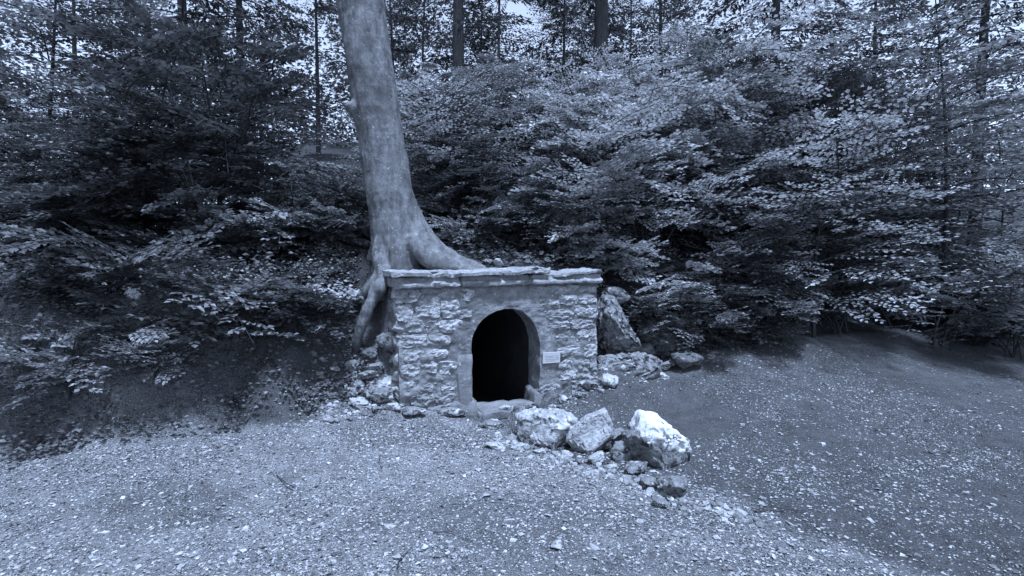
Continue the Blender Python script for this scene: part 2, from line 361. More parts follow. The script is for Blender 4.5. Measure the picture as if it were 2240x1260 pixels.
def face_stone(w_, h_, pr, seed, nu_=20, nv_=14):
    """rough hewn face of one stone: broken outline, chiselled planes, sides running back into the mortar"""
    rg = np.random.default_rng(seed); u, v = np.meshgrid(np.linspace(-1, 1, nu_), np.linspace(-1, 1, nv_)); e = np.maximum(np.abs(u), np.abs(v))
    x = w_ / 2 * u * np.sqrt(1 - .22 * v * v); z = h_ / 2 * v * np.sqrt(1 - .30 * u * u)
    q = np.stack([u * 1.3 + seed, v * 1.3, 0 * u], -1).reshape(-1, 3)
    x = x + w_ * .07 * fbm(q, 3, seed).reshape(u.shape); z = z + h_ * .10 * fbm(q, 3, seed + 3).reshape(u.shape)
    pl = np.min([rg.uniform(-.55, .55) * u + rg.uniform(-.55, .55) * v + rg.uniform(.72, 1.15) for _ in range(6)], axis=0)
    q2 = np.stack([x * 26 + seed, z * 40, 0 * u], -1).reshape(-1, 3)
    d = (pr * .62 + .010) * np.clip(pl, -.2, 1.1) + .009 * fbm(q2, 4, seed + 7, .6).reshape(u.shape) - .012 * np.clip(fbm(q2 * .55, 2, seed + 11).reshape(u.shape) - .25, 0, 1) * 2
    d = d * (1 - np.clip((e - .84) / .16, 0, 1) ** 2 * .7) + .003 * np.sign(vnoise(np.stack([x * 9 + seed, z * 45, 0 * u], -1).reshape(-1, 3), seed + 15).reshape(u.shape)); d = np.where(e > .985, -.035, d)
    V = np.stack([x, -d, z], -1).reshape(-1, 3); I = np.arange(nu_ * nv_).reshape(nv_, nu_)
    return np_mesh('stone', V, np.stack([I[:-1, :-1], I[:-1, 1:], I[1:, 1:], I[1:, :-1]], -1).reshape(-1, 4), False)
# masonry: each stone of the two side panels, traced in wall coordinates, set into the mortar and proud of it
LZ, LX, LY = 3.316, 766, 560
left_stones = [(290,215,500,345,.050),(505,248,715,330,.014),(745,245,900,335,.022),(332,352,458,462,.040),(465,335,655,452,.055),(662,325,792,445,.055),
 (795,335,880,450,.018),(335,472,530,556,.038),(538,462,660,548,.030),(645,470,815,556,.055),(350,562,560,662,.042),(568,566,716,652,.045),
 (352,668,525,772,.034),(542,676,702,748,.060),(505,752,632,852,.040),(362,780,498,885,.028),(640,762,762,862,.026),(490,930,600,990,.035),
 (395,895,485,985,.026),(605,875,690,925,.018),(655,928,770,975,.020),(440,995,600,1085,.036),(605,985,765,1075,.030),(570,1080,760,1165,.030)]
right_stones = [(500,222,640,262,.018),(645,213,785,272,.032),(792,205,880,266,.036),(885,215,1000,268,.042),(600,300,642,412,.028),(655,312,745,382,.038),
 (735,280,868,352,.042),(872,274,1000,346,.042),(660,388,850,462,.044),(855,355,1002,442,.050),(662,466,815,532,.040),(812,450,1002,522,.048),
 (722,562,858,638,.014),(862,540,950,606,.036),(952,532,1010,640,.020),(735,655,908,722,.034),(912,645,1010,735,.022),(745,758,832,826,.032),
 (868,758,962,832,.030),(962,745,1012,830,.018),(745,836,868,915,.022),(870,845,960,905,.022),(600,930,745,1000,.022),(880,562,955,640,.012)]
sid = 200
for lst, sc_, ox, oy in ((left_stones, LZ, LX, LY), (right_stones, 3.315, 1000, 560)):
    for (x0, y0, x1, y1, pr) in lst:
        s0, z1 = wall_sz(ox + x0 / sc_, oy + (y0 + y1) / 2 / sc_); s1, _ = wall_sz(ox + x1 / sc_, oy + (y0 + y1) / 2 / sc_)
        _, za = wall_sz(ox + (x0 + x1) / 2 / sc_, oy + y0 / sc_); _, zb = wall_sz(ox + (x0 + x1) / 2 / sc_, oy + y1 / sc_)
        s0 = max(s0, -.03); s1 = min(s1, WLEN + .015)
        sid += 1
        me = face_stone((s1 - s0) * 1.13, (za - zb) * 1.15, pr, sid)
        o = link('stone', me, M['masonry'], G); o.location = Vector(wp((s0 + s1) / 2, .004, (za + zb) / 2)) - GI
        rg = random.Random(sid); o.rotation_euler = (rg.uniform(-.05, .05), rg.uniform(-.07, .07), ANG + rg.uniform(-.05, .05))
# stones of the left end face
for (t, z, hl, hh) in ((.10, 1.12, .10, .085), (.29, 1.10, .09, .09), (.10, .93, .11, .08), (.30, .92, .09, .08), (.11, .76, .11, .075), (.30, .75, .08, .075), (.10, .60, .10, .075),
                       (.29, .58, .09, .08), (.11, .44, .11, .075), (.30, .42, .08, .07), (.12, .28, .12, .075)):
    sid += 1; me = rock_mesh((.07, hl, hh), sid, sub=3, boxy=1.0, planes=8, rough=.1, pits=.12, fine=.05)
    o = link('stone', me, M['masonry'], G); o.location = Vector(wp(.02, t, z)) - GI; o.rotation_euler = (random.uniform(-.08, .08), random.uniform(-.08, .08), ANG)

# cornice: coping slabs over a moulded course
def run(name, s0, s1, prof, m, seed, amp=.006, tilt=(0, 0), nseg=None, endwear=.012):
    """sweep a closed profile of (t, z) along the wall; rounded and worn ends"""
    nseg = nseg or max(12, int((s1 - s0) / .015)); pr = []
    prof = list(prof); k = len(prof)
    for a in range(k):
        p, q = np.array(prof[a]), np.array(prof[(a + 1) % k]); L = np.linalg.norm(q - p); nn = max(1, int(L / .018))
        for j in range(nn): pr.append(p + (q - p) * j / nn)
    pr = np.array(pr); c = pr.mean(0); rows = []
    for j in range(nseg + 1):
        f = j / nseg; s = s0 + (s1 - s0) * f; e = min(f, 1 - f) * (s1 - s0)
        sc = 1 - .18 * max(0, 1 - e / .02)
        pp = c + (pr - c) * sc; dz = tilt[0] * (1 - f) + tilt[1] * f
        rows.append(np.array([wp(s, a, b + dz) for a, b in pp]))
    V = np.vstack(rows); n = len(pr)
    V = V + np.stack([fbm(V * 9, 4, seed + 7 * q, .6) for q in range(3)], -1) * amp + np.stack([0 * V[:, 0], 0 * V[:, 0], fbm(V * 2.2, 3, seed + 50)], -1) * amp * .6
    tq = (V - WO) @ WB; chip = np.clip(fbm(V * 7, 3, seed + 70) - .22, 0, 1) * np.clip(-tq / .08, 0, 1); V = V + WB * (chip * .09)[:, None] - np.array([0, 0, 1]) * (chip * .03)[:, None]
    I = np.arange(len(V)).reshape(nseg + 1, n)
    Fq = [tuple(int(x) for x in (I[j, a], I[j, (a + 1) % n], I[j + 1, (a + 1) % n], I[j + 1, a])) for j in range(nseg) for a in range(n)]
    Fq += [tuple(int(x) for x in I[0][::-1]), tuple(int(x) for x in I[-1])]
    me = bpy.data.meshes.new(name); me.from_pydata([tuple(p - np.array(GI)) for p in V], [], Fq); me.update()
    return link(name, me, m, G)
mould = [(.38, 1.297), (-.050, 1.297), (-.078, 1.312), (-.080, 1.332), (-.066, 1.350), (-.036, 1.356), (-.024, 1.372), (-.024, 1.398), (.38, 1.398)]
slab = [(.40, 1.402), (-.080, 1.402), (-.108, 1.410), (-.110, 1.440), (-.090, 1.458), (.40, 1.460)]
slabr = [(.40, 1.402), (-.06, 1.402), (-.085, 1.41), (-.085, 1.43), (-.06, 1.438), (.40, 1.44)]
for i, (a, b) in enumerate(((-.035, .62), (.628, 1.40), (1.408, WLEN + .045))): run('cornice_moulding', a, b, mould, M['coping'], 300 + i * 9)
sR, _ = wall_sz(1198, 590)
run('coping_slab', -.06, .44, slab, M['coping'], 341, .010)
run('coping_slab', .448, 1.06, slab, M['coping'], 350, .010)
run('coping_slab', 1.068, sR, slab, M['coping'], 359, .016, tilt=(0, .020))
run('coping_slab', sR + .05, WLEN + .03, slabr, M['coping'], 368, .012, tilt=(-.026, .020))

# sign on the wall
sx, szz = wall_sz(1184, 783); sx1, _ = wall_sz(1222, 780)
SG = empty('information_sign', wp((sx + sx1) / 2, -.03, szz), ANG); SG.rotation_euler = (0, R(1.5), ANG)
tag(SG, 'small pale rectangular notice plate fixed on the wall right of the doorway', 'sign')
def box_me(name, c, h, bev=.002):
    bm = bmesh.new(); bmesh.ops.create_cube(bm, size=1)
    for v in bm.verts: v.co = Vector((c[0] + v.co.x * 2 * h[0], c[1] + v.co.y * 2 * h[1], c[2] + v.co.z * 2 * h[2]))
    if bev: bmesh.ops.bevel(bm, geom=list(bm.edges), offset=bev, segments=1, affect='EDGES')
    me = bpy.data.meshes.new(name); bm.to_mesh(me); bm.free(); return me
sw = (sx1 - sx) / 2; sh = .060
link('plate', box_me('plate', (0, 0, 0), (sw, .006, sh)), M['sign'], SG)
bm = bmesh.new(); rg = random.Random(4)
for zz, x0, x1 in ((.018, -.75, .78), (.0, -.72, .75), (-.018, -.7, .76), (-.034, -.6, .45)):
    x = x0 * sw
    while x < x1 * sw:
        l = rg.uniform(.006, .02)
        if rg.random() < .85:
            r_ = bmesh.ops.create_cube(bm, size=1)['verts']
            for v in r_: v.co = Vector((x + (v.co.x + .5) * l, -.0068 + v.co.y * .0012, zz + v.co.z * .0055))
        x += l + .004
me = bpy.data.meshes.new('text_line'); bm.to_mesh(me); bm.free(); link('faded_text', me, M['ink'], SG)

# ------------------------------------------------------------------ the big beech above the wall
def tube(bm, pts, rad, n=18, flat=None):
    pts = [Vector(p) for p in pts]; rings = []
    for i, p in enumerate(pts):
        d = (pts[min(i + 1, len(pts) - 1)] - pts[max(i - 1, 0)]).normalized()
        a = Vector((0, 1, 0)) if abs(d.y) < .9 else Vector((1, 0, 0)); u = d.cross(a).normalized(); v = d.cross(u).normalized()
        fl = flat[i] if flat else 1
        rings.append([bm.verts.new(p + (u * math.cos(2 * math.pi * k / n) + v * math.sin(2 * math.pi * k / n) * fl) * rad[i]) for k in range(n)])
    for a, b in zip(rings[:-1], rings[1:]):
        for k in range(n): bm.faces.new((a[k], a[(k + 1) % n], b[(k + 1) % n], b[k]))
    bm.faces.new(rings[0][::-1]); bm.faces.new(rings[-1])
def spline(pts, rad, n=6):
    P, Q = [], []
    pts = [np.array(p, float) for p in pts]
    for i in range(len(pts) - 1):
        p0, p1, p2, p3 = pts[max(i - 1, 0)], pts[i], pts[i + 1], pts[min(i + 2, len(pts) - 1)]
        for k in range(n):
            t = k / n; P.append(.5 * ((2 * p1) + (-p0 + p2) * t + (2 * p0 - 5 * p1 + 4 * p2 - p3) * t * t + (-p0 + 3 * p1 - 3 * p2 + p3) * t ** 3))
            Q.append(rad[i] * (1 - t) + rad[i + 1] * t)
    P.append(pts[-1]); Q.append(rad[-1]); return P, Q
DT = 5.62
bm = bmesh.new()
trunk_px = [(880, 650, .31), (876, 590, .295), (868, 520, .268), (858, 450, .250), (847, 390, .244), (831, 290, .240), (816, 190, .236), (802, 90, .232), (788, -10, .228),
            (772, -130, .222), (748, -330, .212), (718, -560, .198)]
tp, tr_ = spline([at(a, b, DT) for a, b, c in trunk_px], [c for a, b, c in trunk_px]); tube(bm, tp, tr_, 28)
roots = [
 ([(872, 380, 5.62), (893, 440, 5.66), (916, 494, 5.66), (944, 536, 5.64), (980, 562, 5.62), (1030, 582, 5.60), (1080, 598, 5.6)], [.07, .105, .105, .10, .088, .065, .035]),   # right buttress
 ([(900, 520, 5.46), (920, 556, 5.40), (948, 578, 5.38), (1000, 590, 5.42), (1045, 602, 5.5)], [.10, .085, .066, .05, .03]),                                          # low front buttress
 ([(880, 470, 5.55), (908, 520, 5.54), (942, 558, 5.50), (990, 582, 5.50), (1045, 598, 5.54)], [.09, .12, .10, .075, .04]),
 ([(866, 500, 5.46), (872, 560, 5.38), (880, 605, 5.36)], [.09, .095, .08]),
 ([(838, 500, 5.5), (832, 560, 5.40), (840, 600, 5.30), (828, 632, 5.19), (808, 670, 5.13), (792, 710, 5.12), (782, 745, 5.16), (776, 785, 5.26), (774, 830, 5.42)], [.08, .075, .07, .064, .058, .052, .048, .045, .04]),  # root over the left end
 ([(838, 590, 5.36), (812, 630, 5.32), (782, 652, 5.38), (756, 678, 5.58), (738, 715, 5.9)], [.055, .056, .05, .044, .04]),                                           # root running left
 ([(846, 500, 5.7), (824, 560, 5.75), (800, 600, 5.85), (760, 625, 6.0)], [.12, .11, .08, .05]),
]
rootskel = []
for pts, rad in roots:
    p, r_ = spline([at(*q) for q in pts], rad); tube(bm, p, r_, 16); rootskel.append(np.array(p))
# stub of a lost limb on the left
p, r_ = spline([at(790, 250, 5.6), at(772, 238, 5.5), at(762, 222, 5.46)], [.09, .075, .05]); tube(bm, p, r_, 12)
me = bpy.data.meshes.new('tmp'); bm.to_mesh(me); bm.free()
tmp = bpy.data.objects.new('tmp', me); COL.objects.link(tmp)
md = tmp.modifiers.new('r', 'REMESH'); md.mode = 'VOXEL'; md.voxel_size = .016
ms_ = tmp.modifiers.new('s', 'SMOOTH'); ms_.factor = .5; ms_.iterations = 6
dg = bpy.context.evaluated_depsgraph_get(); ev = tmp.evaluated_get(dg); m2 = ev.to_mesh()
V = np.empty(len(m2.vertices) * 3); m2.vertices.foreach_get('co', V); V = V.reshape(-1, 3)
NV = np.empty(len(m2.vertices) * 3); m2.vertices.foreach_get('normal', NV); NV = NV.reshape(-1, 3)
FQ = np.array([list(p.vertices) if len(p.vertices) == 4 else list(p.vertices) + [p.vertices[-1]] for p in m2.polygons])
ev.to_mesh_clear(); bpy.data.objects.remove(tmp)
ang = np.arctan2(V[:, 1] - 5.62, V[:, 0] + 1.3)
low_ = sm(1.75, 1.35, V[:, 2])
V = V + NV * (fbm(V * 7, 4, 74, .5) * .015 * low_ + fbm(V * np.array([5, 5, 1.4]), 3, 77) * .016 + fbm(V * np.array([14, 14, 9]), 3, 78) * .005 + fbm(V * np.array([3, 3, 22]), 2, 79) * .0016 + fbm(V * np.array([11, 11, 1.1]), 3, 80) * .006)[:, None]
cenf = V[FQ].mean(1)
rk = np.vstack(rootskel); tk = np.array(tp)
def mind(A, B):
    r_ = np.full(len(A), 9.0)
    for b in B: r_ = np.minimum(r_, ((A - b) ** 2).sum(1))
    return np.sqrt(r_)
isroot = (cenf[:, 2] < 1.42) & (mind(cenf, rk) < mind(cenf, tk))
BT = empty('beech_tree', (-1.25, 5.62, 1.38))
tag(BT, 'massive smooth grey beech leaning left, its roots gripping the left end of the wall', 'tree')
bo = np.array([-1.25, 5.62, 1.38])
def split(name, msk, smoothn=True):
    f = FQ[msk]; u, inv = np.unique(f, return_inverse=True); f = inv.reshape(-1, 4)
    o = link(name, np_mesh(name, V[u] - bo, f, True), M['beechbark'], BT); return o
split('trunk', ~isroot); split('root', isroot)

# ------------------------------------------------------------------ foliage kit
LEAF = np.array([[0, 0, 0], [.5, .36, .10], [1, 0, -.04], [.5, -.36, .10]])
def leaf_set(base, dirv, upv, length, wid=1.0):
    """one folded quad per leaf"""
    n = len(base); dirv = dirv / np.linalg.norm(dirv, axis=1)[:, None]
    sd_ = np.cross(upv, dirv); sd_ /= np.maximum(np.linalg.norm(sd_, axis=1), 1e-6)[:, None]; up = np.cross(dirv, sd_)
    L = np.asarray(length).reshape(-1, 1) * np.ones((n, 1))
    V = np.stack([base + L * (c[0] * dirv + c[1] * wid * sd_ + c[2] * up) for c in LEAF], 1)
    return V.reshape(-1, 3)
def spray(rg, L=1.0, ntw=9, leaf=.07, droop=.18, lpt=14):
    """flat layered beech spray along +X: twig polylines and leaves"""
    segs, B, D, U = [], [], [], []
    def axis_pt(f): return np.array([L * f, .10 * L * math.sin(f * 2.2 + ph), -droop * L * f * f + .08 * L * f])
    ph = rg.uniform(0, 6); pts = [axis_pt(f) for f in np.linspace(0, 1, 7)]; segs.append((pts, .012 * L, .003))
    for k in range(ntw):
        f = .16 + .84 * (k + rg.uniform(-.3, .3)) / ntw; f = min(max(f, .1), .99); b = axis_pt(f); sgn = 1 if k % 2 else -1
        tl = L * (.50 * (1 - f) ** .8 + .16) * rg.uniform(.75, 1.2); a = sgn * R(rg.uniform(38, 62))
        d = np.array([math.cos(a), math.sin(a), rg.uniform(-.16, .10)]); e = b + d * tl + np.array([0, 0, -.10 * tl])
        segs.append(([b, (b + e) / 2 + np.array([0, 0, .03 * tl]), e], .004, .0015))
        n = max(4, int(lpt * tl / (.5 * L)) + 2)
        for j in range(n):
            g = (j + .6) / n; p = b + (e - b) * g; s2 = 1 if j % 2 else -1; a2 = a + s2 * R(rg.uniform(35, 65)) * (0.2 if j == n - 1 else 1)
            B.append(p + rg.normal(size=3) * .006); D.append([math.cos(a2), math.sin(a2), rg.uniform(-.35, .12)])
            U.append([rg.normal() * .28, rg.normal() * .28, 1])
    B, D, U = np.array(B), np.array(D, float), np.array(U, float)
    return leaf_set(B, D, U, leaf * rg.uniform(.7, 1.25, len(B))), segs
def prism(p0, p1, r0, r1, n=4):
    p0, p1 = np.array(p0), np.array(p1); d = p1 - p0; d = d / max(np.linalg.norm(d), 1e-6); a = np.array([0, 0, 1.0]) if abs(d[2]) < .9 else np.array([1.0, 0, 0])
    u = np.cross(d, a); u /= np.linalg.norm(u); v = np.cross(d, u); c = [u * math.cos(2 * math.pi * k / n) + v * math.sin(2 * math.pi * k / n) for k in range(n)]
    return np.array([p0 + q * r0 for q in c] + [p1 + q * r1 for q in c])
PF = np.array([[k, (k + 1) % 4, 4 + (k + 1) % 4, 4 + k] for k in range(4)])
class Wood:
    def __init__(s): s.V, s.F, s.n = [], [], 0
    def line(s, pts, r0, r1):
        m = len(pts) - 1
        for i in range(m):
            a, b = r0 + (r1 - r0) * i / m, r0 + (r1 - r0) * (i + 1) / m
            s.V.append(prism(pts[i], pts[i + 1], a, b)); s.F.append(PF + s.n); s.n += 8
    def mesh(s, name): return np_mesh(name, np.vstack(s.V), np.vstack(s.F), True)
def leaves_mesh(name, VV):
    V = np.vstack(VV); return np_mesh(name, V, np.arange(len(V)).reshape(-1, 4))
def rotm(az, el, roll):
    ca, sa, ce, se, cr, sr = math.cos(az), math.sin(az), math.cos(el), math.sin(el), math.cos(roll), math.sin(roll)
    Rz = np.array([[ca, -sa, 0], [sa, ca, 0], [0, 0, 1]]); Ry = np.array([[ce, 0, -se], [0, 1, 0], [se, 0, ce]]); Rx = np.array([[1, 0, 0], [0, cr, -sr], [0, sr, cr]])
    return Rz @ Ry @ Rx
def sapling(seed, H=3.6, z0=.15, nsp=26, reach=1.25, leaf=.065, rtr=.03, lean=.1, el0=.30, ntw=11):
    rg = np.random.default_rng(seed); wd = Wood(); LV = []
    ph = rg.uniform(0, 6); la = rg.uniform(0, 6)
    def tp_(f): return np.array([lean * H * f * f * math.cos(la) + .04 * math.sin(f * 5 + ph), lean * H * f * f * math.sin(la) + .04 * math.cos(f * 4 + ph), H * f])
    wd.line([tp_(f) for f in np.linspace(-.03, 1, 12)], rtr, .005)
    tw = Wood()
    for k in range(nsp):
        f = z0 + (1 - z0) * (k + .5) / nsp; az = k * 2.4 + rg.uniform(-.5, .5)
        g_ = (f - z0) / (1 - z0); Ls = reach * (.55 + .5 * math.sin(math.pi * (.25 + .65 * g_)) - .35 * g_ ** 3) * rg.uniform(.45, 1.25)
        if rg.random() < .12: continue
        lv, sg = spray(rg, 1.0, ntw=ntw, leaf=leaf / max(Ls, .3), droop=rg.uniform(.12, .42), lpt=14)
        Rm = rotm(az, el0 * rg.uniform(.3, 1.3) * (0.6 + f), rg.uniform(-.28, .28)); o = tp_(f)
        LV.append(lv * Ls @ Rm.T + o)
        for pts, r0, r1 in sg: tw.line([np.array(p) * Ls @ Rm.T + o for p in pts], r0 * min(1, Ls), r1)
    wd.V += tw.V; wd.F += [F_ + wd.n for F_ in tw.F]; wd.n += tw.n
    return wd.mesh('sapling_wood'), leaves_mesh('sapling_crown', LV)
def shrub(seed, H=1.6, stems=5, per=7, spread=.9, L=.75, leaf=.06, ntw=12, droop=(.25, .7)):
    """several arching stems with leafy sprays hanging off them"""
    rg = np.random.default_rng(seed); wd = Wood(); LV = []
    for i in range(stems):
        a = rg.uniform(0, 6.283); hh = H * rg.uniform(.55, 1.1); sp_ = spread * rg.uniform(.4, 1.1); bx_ = rg.normal(size=2) * .08
        def P_(f): return np.array([bx_[0] + math.cos(a) * sp_ * f ** 1.4, bx_[1] + math.sin(a) * sp_ * f ** 1.4, hh * (1.35 * f - .38 * f * f) - .05])
        wd.line([P_(f) for f in np.linspace(0, 1, 8)], .012 * H ** .5, .003)
        for k in range(per):
            f = .18 + .82 * (k + rg.uniform(0, 1)) / per; az = a + rg.uniform(-1.5, 1.5); Ls = L * rg.uniform(.5, 1.15)
            lv, sg = spray(rg, 1.0, ntw=ntw, leaf=leaf / max(Ls, .25), droop=rg.uniform(*droop), lpt=13)
            Rm = rotm(az, rg.uniform(-.1, .55), rg.uniform(-.4, .4)); o = P_(min(f, 1)); LV.append(lv * Ls @ Rm.T + o)
            for pts, r0, r1 in sg: wd.line([np.array(p) * Ls @ Rm.T + o for p in pts], r0 * .7, r1)
    return wd.mesh('shrub_wood'), leaves_mesh('shrub_crown', LV)
def conifer(seed, H=11, z0=.25, nwh=16, reach=2.0, rtr=.16, per=5, sparse=1.0):
    rg = np.random.default_rng(seed); wd = Wood(); B, D, U, Ln = [], [], [], []
    wd.line([np.array([.05 * math.sin(f * 4), .05 * math.cos(f * 3), H * f]) for f in np.linspace(-.04, 1, 10)], rtr, .02)
    for k in range(nwh):
        f = z0 + (1 - z0) * (k + rg.uniform(0, .8)) / nwh
        for j in range(per):
            if rg.random() > sparse: continue
            az = rg.uniform(0, 6.283); L = reach * (1.1 - .85 * (f - z0) / (1 - z0)) * rg.uniform(.6, 1.15); dr = rg.uniform(.15, .45)
            pts = [np.array([math.cos(az) * L * g, math.sin(az) * L * g, H * f + .1 * L * g - dr * L * g * g]) for g in np.linspace(0, 1, 6)]
            wd.line(pts, .018, .004)
            nn = int(70 * L)
            g = np.sqrt(rg.uniform(.03, 1, nn)); side = rg.choice([-1, 1], nn) ; off = rg.uniform(0, 1, nn) * .36 * L * (1 - g * .7)
            base = np.stack([math.cos(az) * L * g - math.sin(az) * side * off, math.sin(az) * L * g + math.cos(az) * side * off, H * f + .1 * L * g - dr * L * g * g - .25 * off + rg.normal(size=nn) * .02], -1)
            a2 = az + side * rg.uniform(.5, 1.1, nn)
            B.append(base); D.append(np.stack([np.cos(a2), np.sin(a2), rg.uniform(-.7, 0, nn)], -1)); U.append(np.stack([rg.normal(size=nn) * .3, rg.normal(size=nn) * .3, np.ones(nn)], -1)); Ln.append(rg.uniform(.10, .20, nn))
    V = leaf_set(np.vstack(B), np.vstack(D), np.vstack(U), np.concatenate(Ln), .42)
    return wd.mesh('conifer_wood'), leaves_mesh('conifer_crown', [V])
def tree(name, meshes, loc, rz, sc, label, cat, mats, group=None):
    e = empty(name, loc, rz, sc); tag(e, label, cat, group)
    for nm, me, m in zip(('trunk', 'crown'), meshes, mats):
        o = bpy.data.objects.new(nm, me); COL.objects.link(o); o.parent = e
        if not me.materials: me.materials.append(M[m])
        o.material_slots[0].link = 'OBJECT'; o.material_slots[0].material = M[m]
    return e
SAP = [sapling(500, 2.9, .12, 38, 1.45, .060, ntw=16), sapling(501, 2.9, .20, 34, 1.65, .062, ntw=17), sapling(502, 2.4, .08, 34, 1.15, .06, .02, ntw=14), sapling(503, 3.5, .28, 36, 1.85, .066, .035, ntw=18),
       sapling(504, 1.4, .10, 24, .85, .052, .012, el0=.45, ntw=13)]
SHR = [shrub(530, 2.3, 8, 9, 1.2, .95, .062, 14), shrub(531, 1.5, 7, 8, 1.0, .75, .054, 13), shrub(532, .9, 6, 6, .8, .6, .06), shrub(533, 3.0, 9, 10, 1.5, 1.05, .066, 15), shrub(534, .55, 6, 5, .6, .5, .05, 10)]
SAPT = [sapling(505, 4.6, .20, 50, 1.6, .075, .04, ntw=16), sapling(506, 5.4, .30, 50, 1.8, .075, .045, ntw=17)]
BIG = [sapling(510, 10, .22, 46, 2.6, .10, .11, .05, .25, 18), sapling(511, 9, .18, 40, 2.3, .10, .08, .06, .25, 17)]
CON = [conifer(520, 13, .30, 18, 2.2, .23, 4, .5), conifer(521, 9, .12, 20, 1.5, .085, 5, .5), conifer(522, 14, .32, 18, 2.0, .25, 4, .5), conifer(523, 12, .10, 24, 2.3, .16, 5, .85)]

# ------------------------------------------------------------------ trees placed
def plant(px, Yd, dx=0):
    x = (px - 1120) / FPX * Yd; return (x, Yd, hz(x, Yd) - .03)
# nearer saplings of the thicket: (px, depth, kind, rot, scale, material, label)
near = [
 (1405, 9.2, 1, 2.0, 1.00, 'leafp', 'slim pale beech sapling with layered sprays below the right dark trunk'),
 (1255, 9.6, 1, 3.6, .95, 'leafp', 'layered young beech left of the bright shrubs, above the dark hollow'),
 (1150, 10.4, 1, 4.2, 1.05, 'leaf', 'grey green beech sapling in the middle of the thicket behind the wall'),
 (1040, 10.0, 3, 5.0, .90, 'leaf', 'slim beech sapling with wide sprays between the beech trunk and the middle'),
 (960, 9.3, 1, .8, 1.00, 'leafp', 'young beech with pale sprays just right of the big trunk'),
 (905, 11.0, 1, 1.7, 1.0, 'leaf', 'young beech half hidden behind the big leaning trunk'),
 (1210, 11.8, 1, 2.4, 1.05, 'leaf', 'beech sapling rising beside the dark conifer patch'),
 (1320, 11.5, 3, 3.1, .95, 'leafp', 'tall pale beech sapling at the foot of the thick right trunk'),
 (1090, 12.5, 1, .2, 1.10, 'leaf', 'high beech sapling at the foot of the thin middle trunk'),
 (560, 9.0, 3, 2.5, 1.00, 'leafd', 'dark tall sapling on the left behind the bank'),
]
for (px, Yd, k, rz, sc, m, lab) in near:
    tree('beech_sapling', SAP[k], plant(px, Yd), rz, sc * .88, lab, 'sapling', ('bark', m), 'young beeches of the thicket')
low = [
 (1345, 7.9, 0, .3, 1.05, 'leafp', 'bright arching shrub drooping over the right end of the wall'),
 (1425, 7.6, 0, 1.9, 1.05, 'leafp', 'bright arching shrub above the leaning rock'),
 (1500, 8.4, 3, 2.8, 1.00, 'leafp', 'tall bright shrub at the right behind the bank'),
 (1390, 9.0, 3, 4.1, 1.05, 'leafp', 'tall pale shrub rising behind the bright arching ones'),
 (1280, 9.2, 3, 5.0, .90, 'leafp', 'pale shrub fanning out left of the bright arching ones'),
 (1440, 6.95, 2, .9, .95, 'leafp', 'low pale leafy clump on the right bank above the dark earthy rock'),
 (1480, 7.0, 2, 3.0, .90, 'leaf', 'low leafy clump at the right edge of the bank rocks'),
 (1330, 7.2, 2, 4.0, .90, 'leafp', 'pale low clump beside the right corner of the cornice'),
 (1210, 7.7, 2, 5.1, .95, 'leaf', 'grey low clump in the hollow right of its middle'),
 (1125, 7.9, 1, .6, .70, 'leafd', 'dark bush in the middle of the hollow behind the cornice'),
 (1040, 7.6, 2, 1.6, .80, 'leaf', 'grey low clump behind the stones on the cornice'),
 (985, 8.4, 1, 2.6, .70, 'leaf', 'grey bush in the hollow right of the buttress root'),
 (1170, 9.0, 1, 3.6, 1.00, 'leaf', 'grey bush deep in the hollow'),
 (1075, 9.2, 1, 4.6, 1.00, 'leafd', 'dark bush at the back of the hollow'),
 (935, 9.6, 1, .1, 1.00, 'leafp', 'pale bush at the left end of the hollow by the trunk'),
 (790, 7.2, 2, 1.1, .90, 'leafd', 'dark low clump left of the trunk base'),
 (745, 6.6, 4, 2.1, 1.2, 'leafd', 'small dark clump on the left bank by the running root'),
 (650, 6.9, 1, 3.1, .80, 'leafd', 'dark bush on the left bank'),
 (560, 6.4, 2, 4.1, 1.0, 'leaf', 'grey low clump on the left bank slope'),
 (1560, 7.5, 1, 1.4, 1.0, 'leaf', 'grey bush on the bank right of the rocks'),
 (1650, 7.9, 0, 2.4, 1.0, 'leafd', 'dark arching shrub on the right bank'),
 (1470, 6.8, 4, 5.5, .9, 'leaf', 'small grey clump growing behind the dark earthy rock'),
 (1520, 6.5, 2, 1.5, .8, 'leafd', 'dark clump hanging over the half buried rock'),
 (1590, 6.9, 2, .4, 1.1, 'leafd', 'dark low clump right of the earthy rock'),
 (1700, 7.2, 1, 4.4, .8, 'leaf', 'grey bush in front of the dark arching shrub'),
 (430, 6.1, 2, 2.2, 1.0, 'leafd', 'dark clump on the left slope beyond the rocks'),
 (700, 6.15, 4, .5, .8, 'leafd', 'tiny dark clump over the tip of the running root'),
 (640, 5.05, 4, 5.0, 1.0, 'leafd', 'dark fern like clump low on the left slope'),
 (330, 4.40, 2, 3.9, .55, 'leaf', 'grey clump at the left foot of the slope'),
 (150, 4.15, 2, 2.9, .7, 'leaf', 'grey bush at the far left foot of the slope'),
 (520, 4.85, 4, 1.9, 1.2, 'leaf', 'small grey clump halfway down the left slope'),
 (240, 4.6, 4, .9, 1.2, 'leafd', 'small dark clump on the far left slope'),
 (690, 6.2, 4, 1.2, 1.2, 'leaf', 'small pale clump on the left slope near the roots'),
]
for (px, Yd, k, rz, sc, m, lab) in low:
    tree('understory_shrub', SHR[k], plant(px, Yd), rz, sc, lab, 'shrub', ('bark', m), 'understory shrubs around the wall')
rg = random.Random(77)
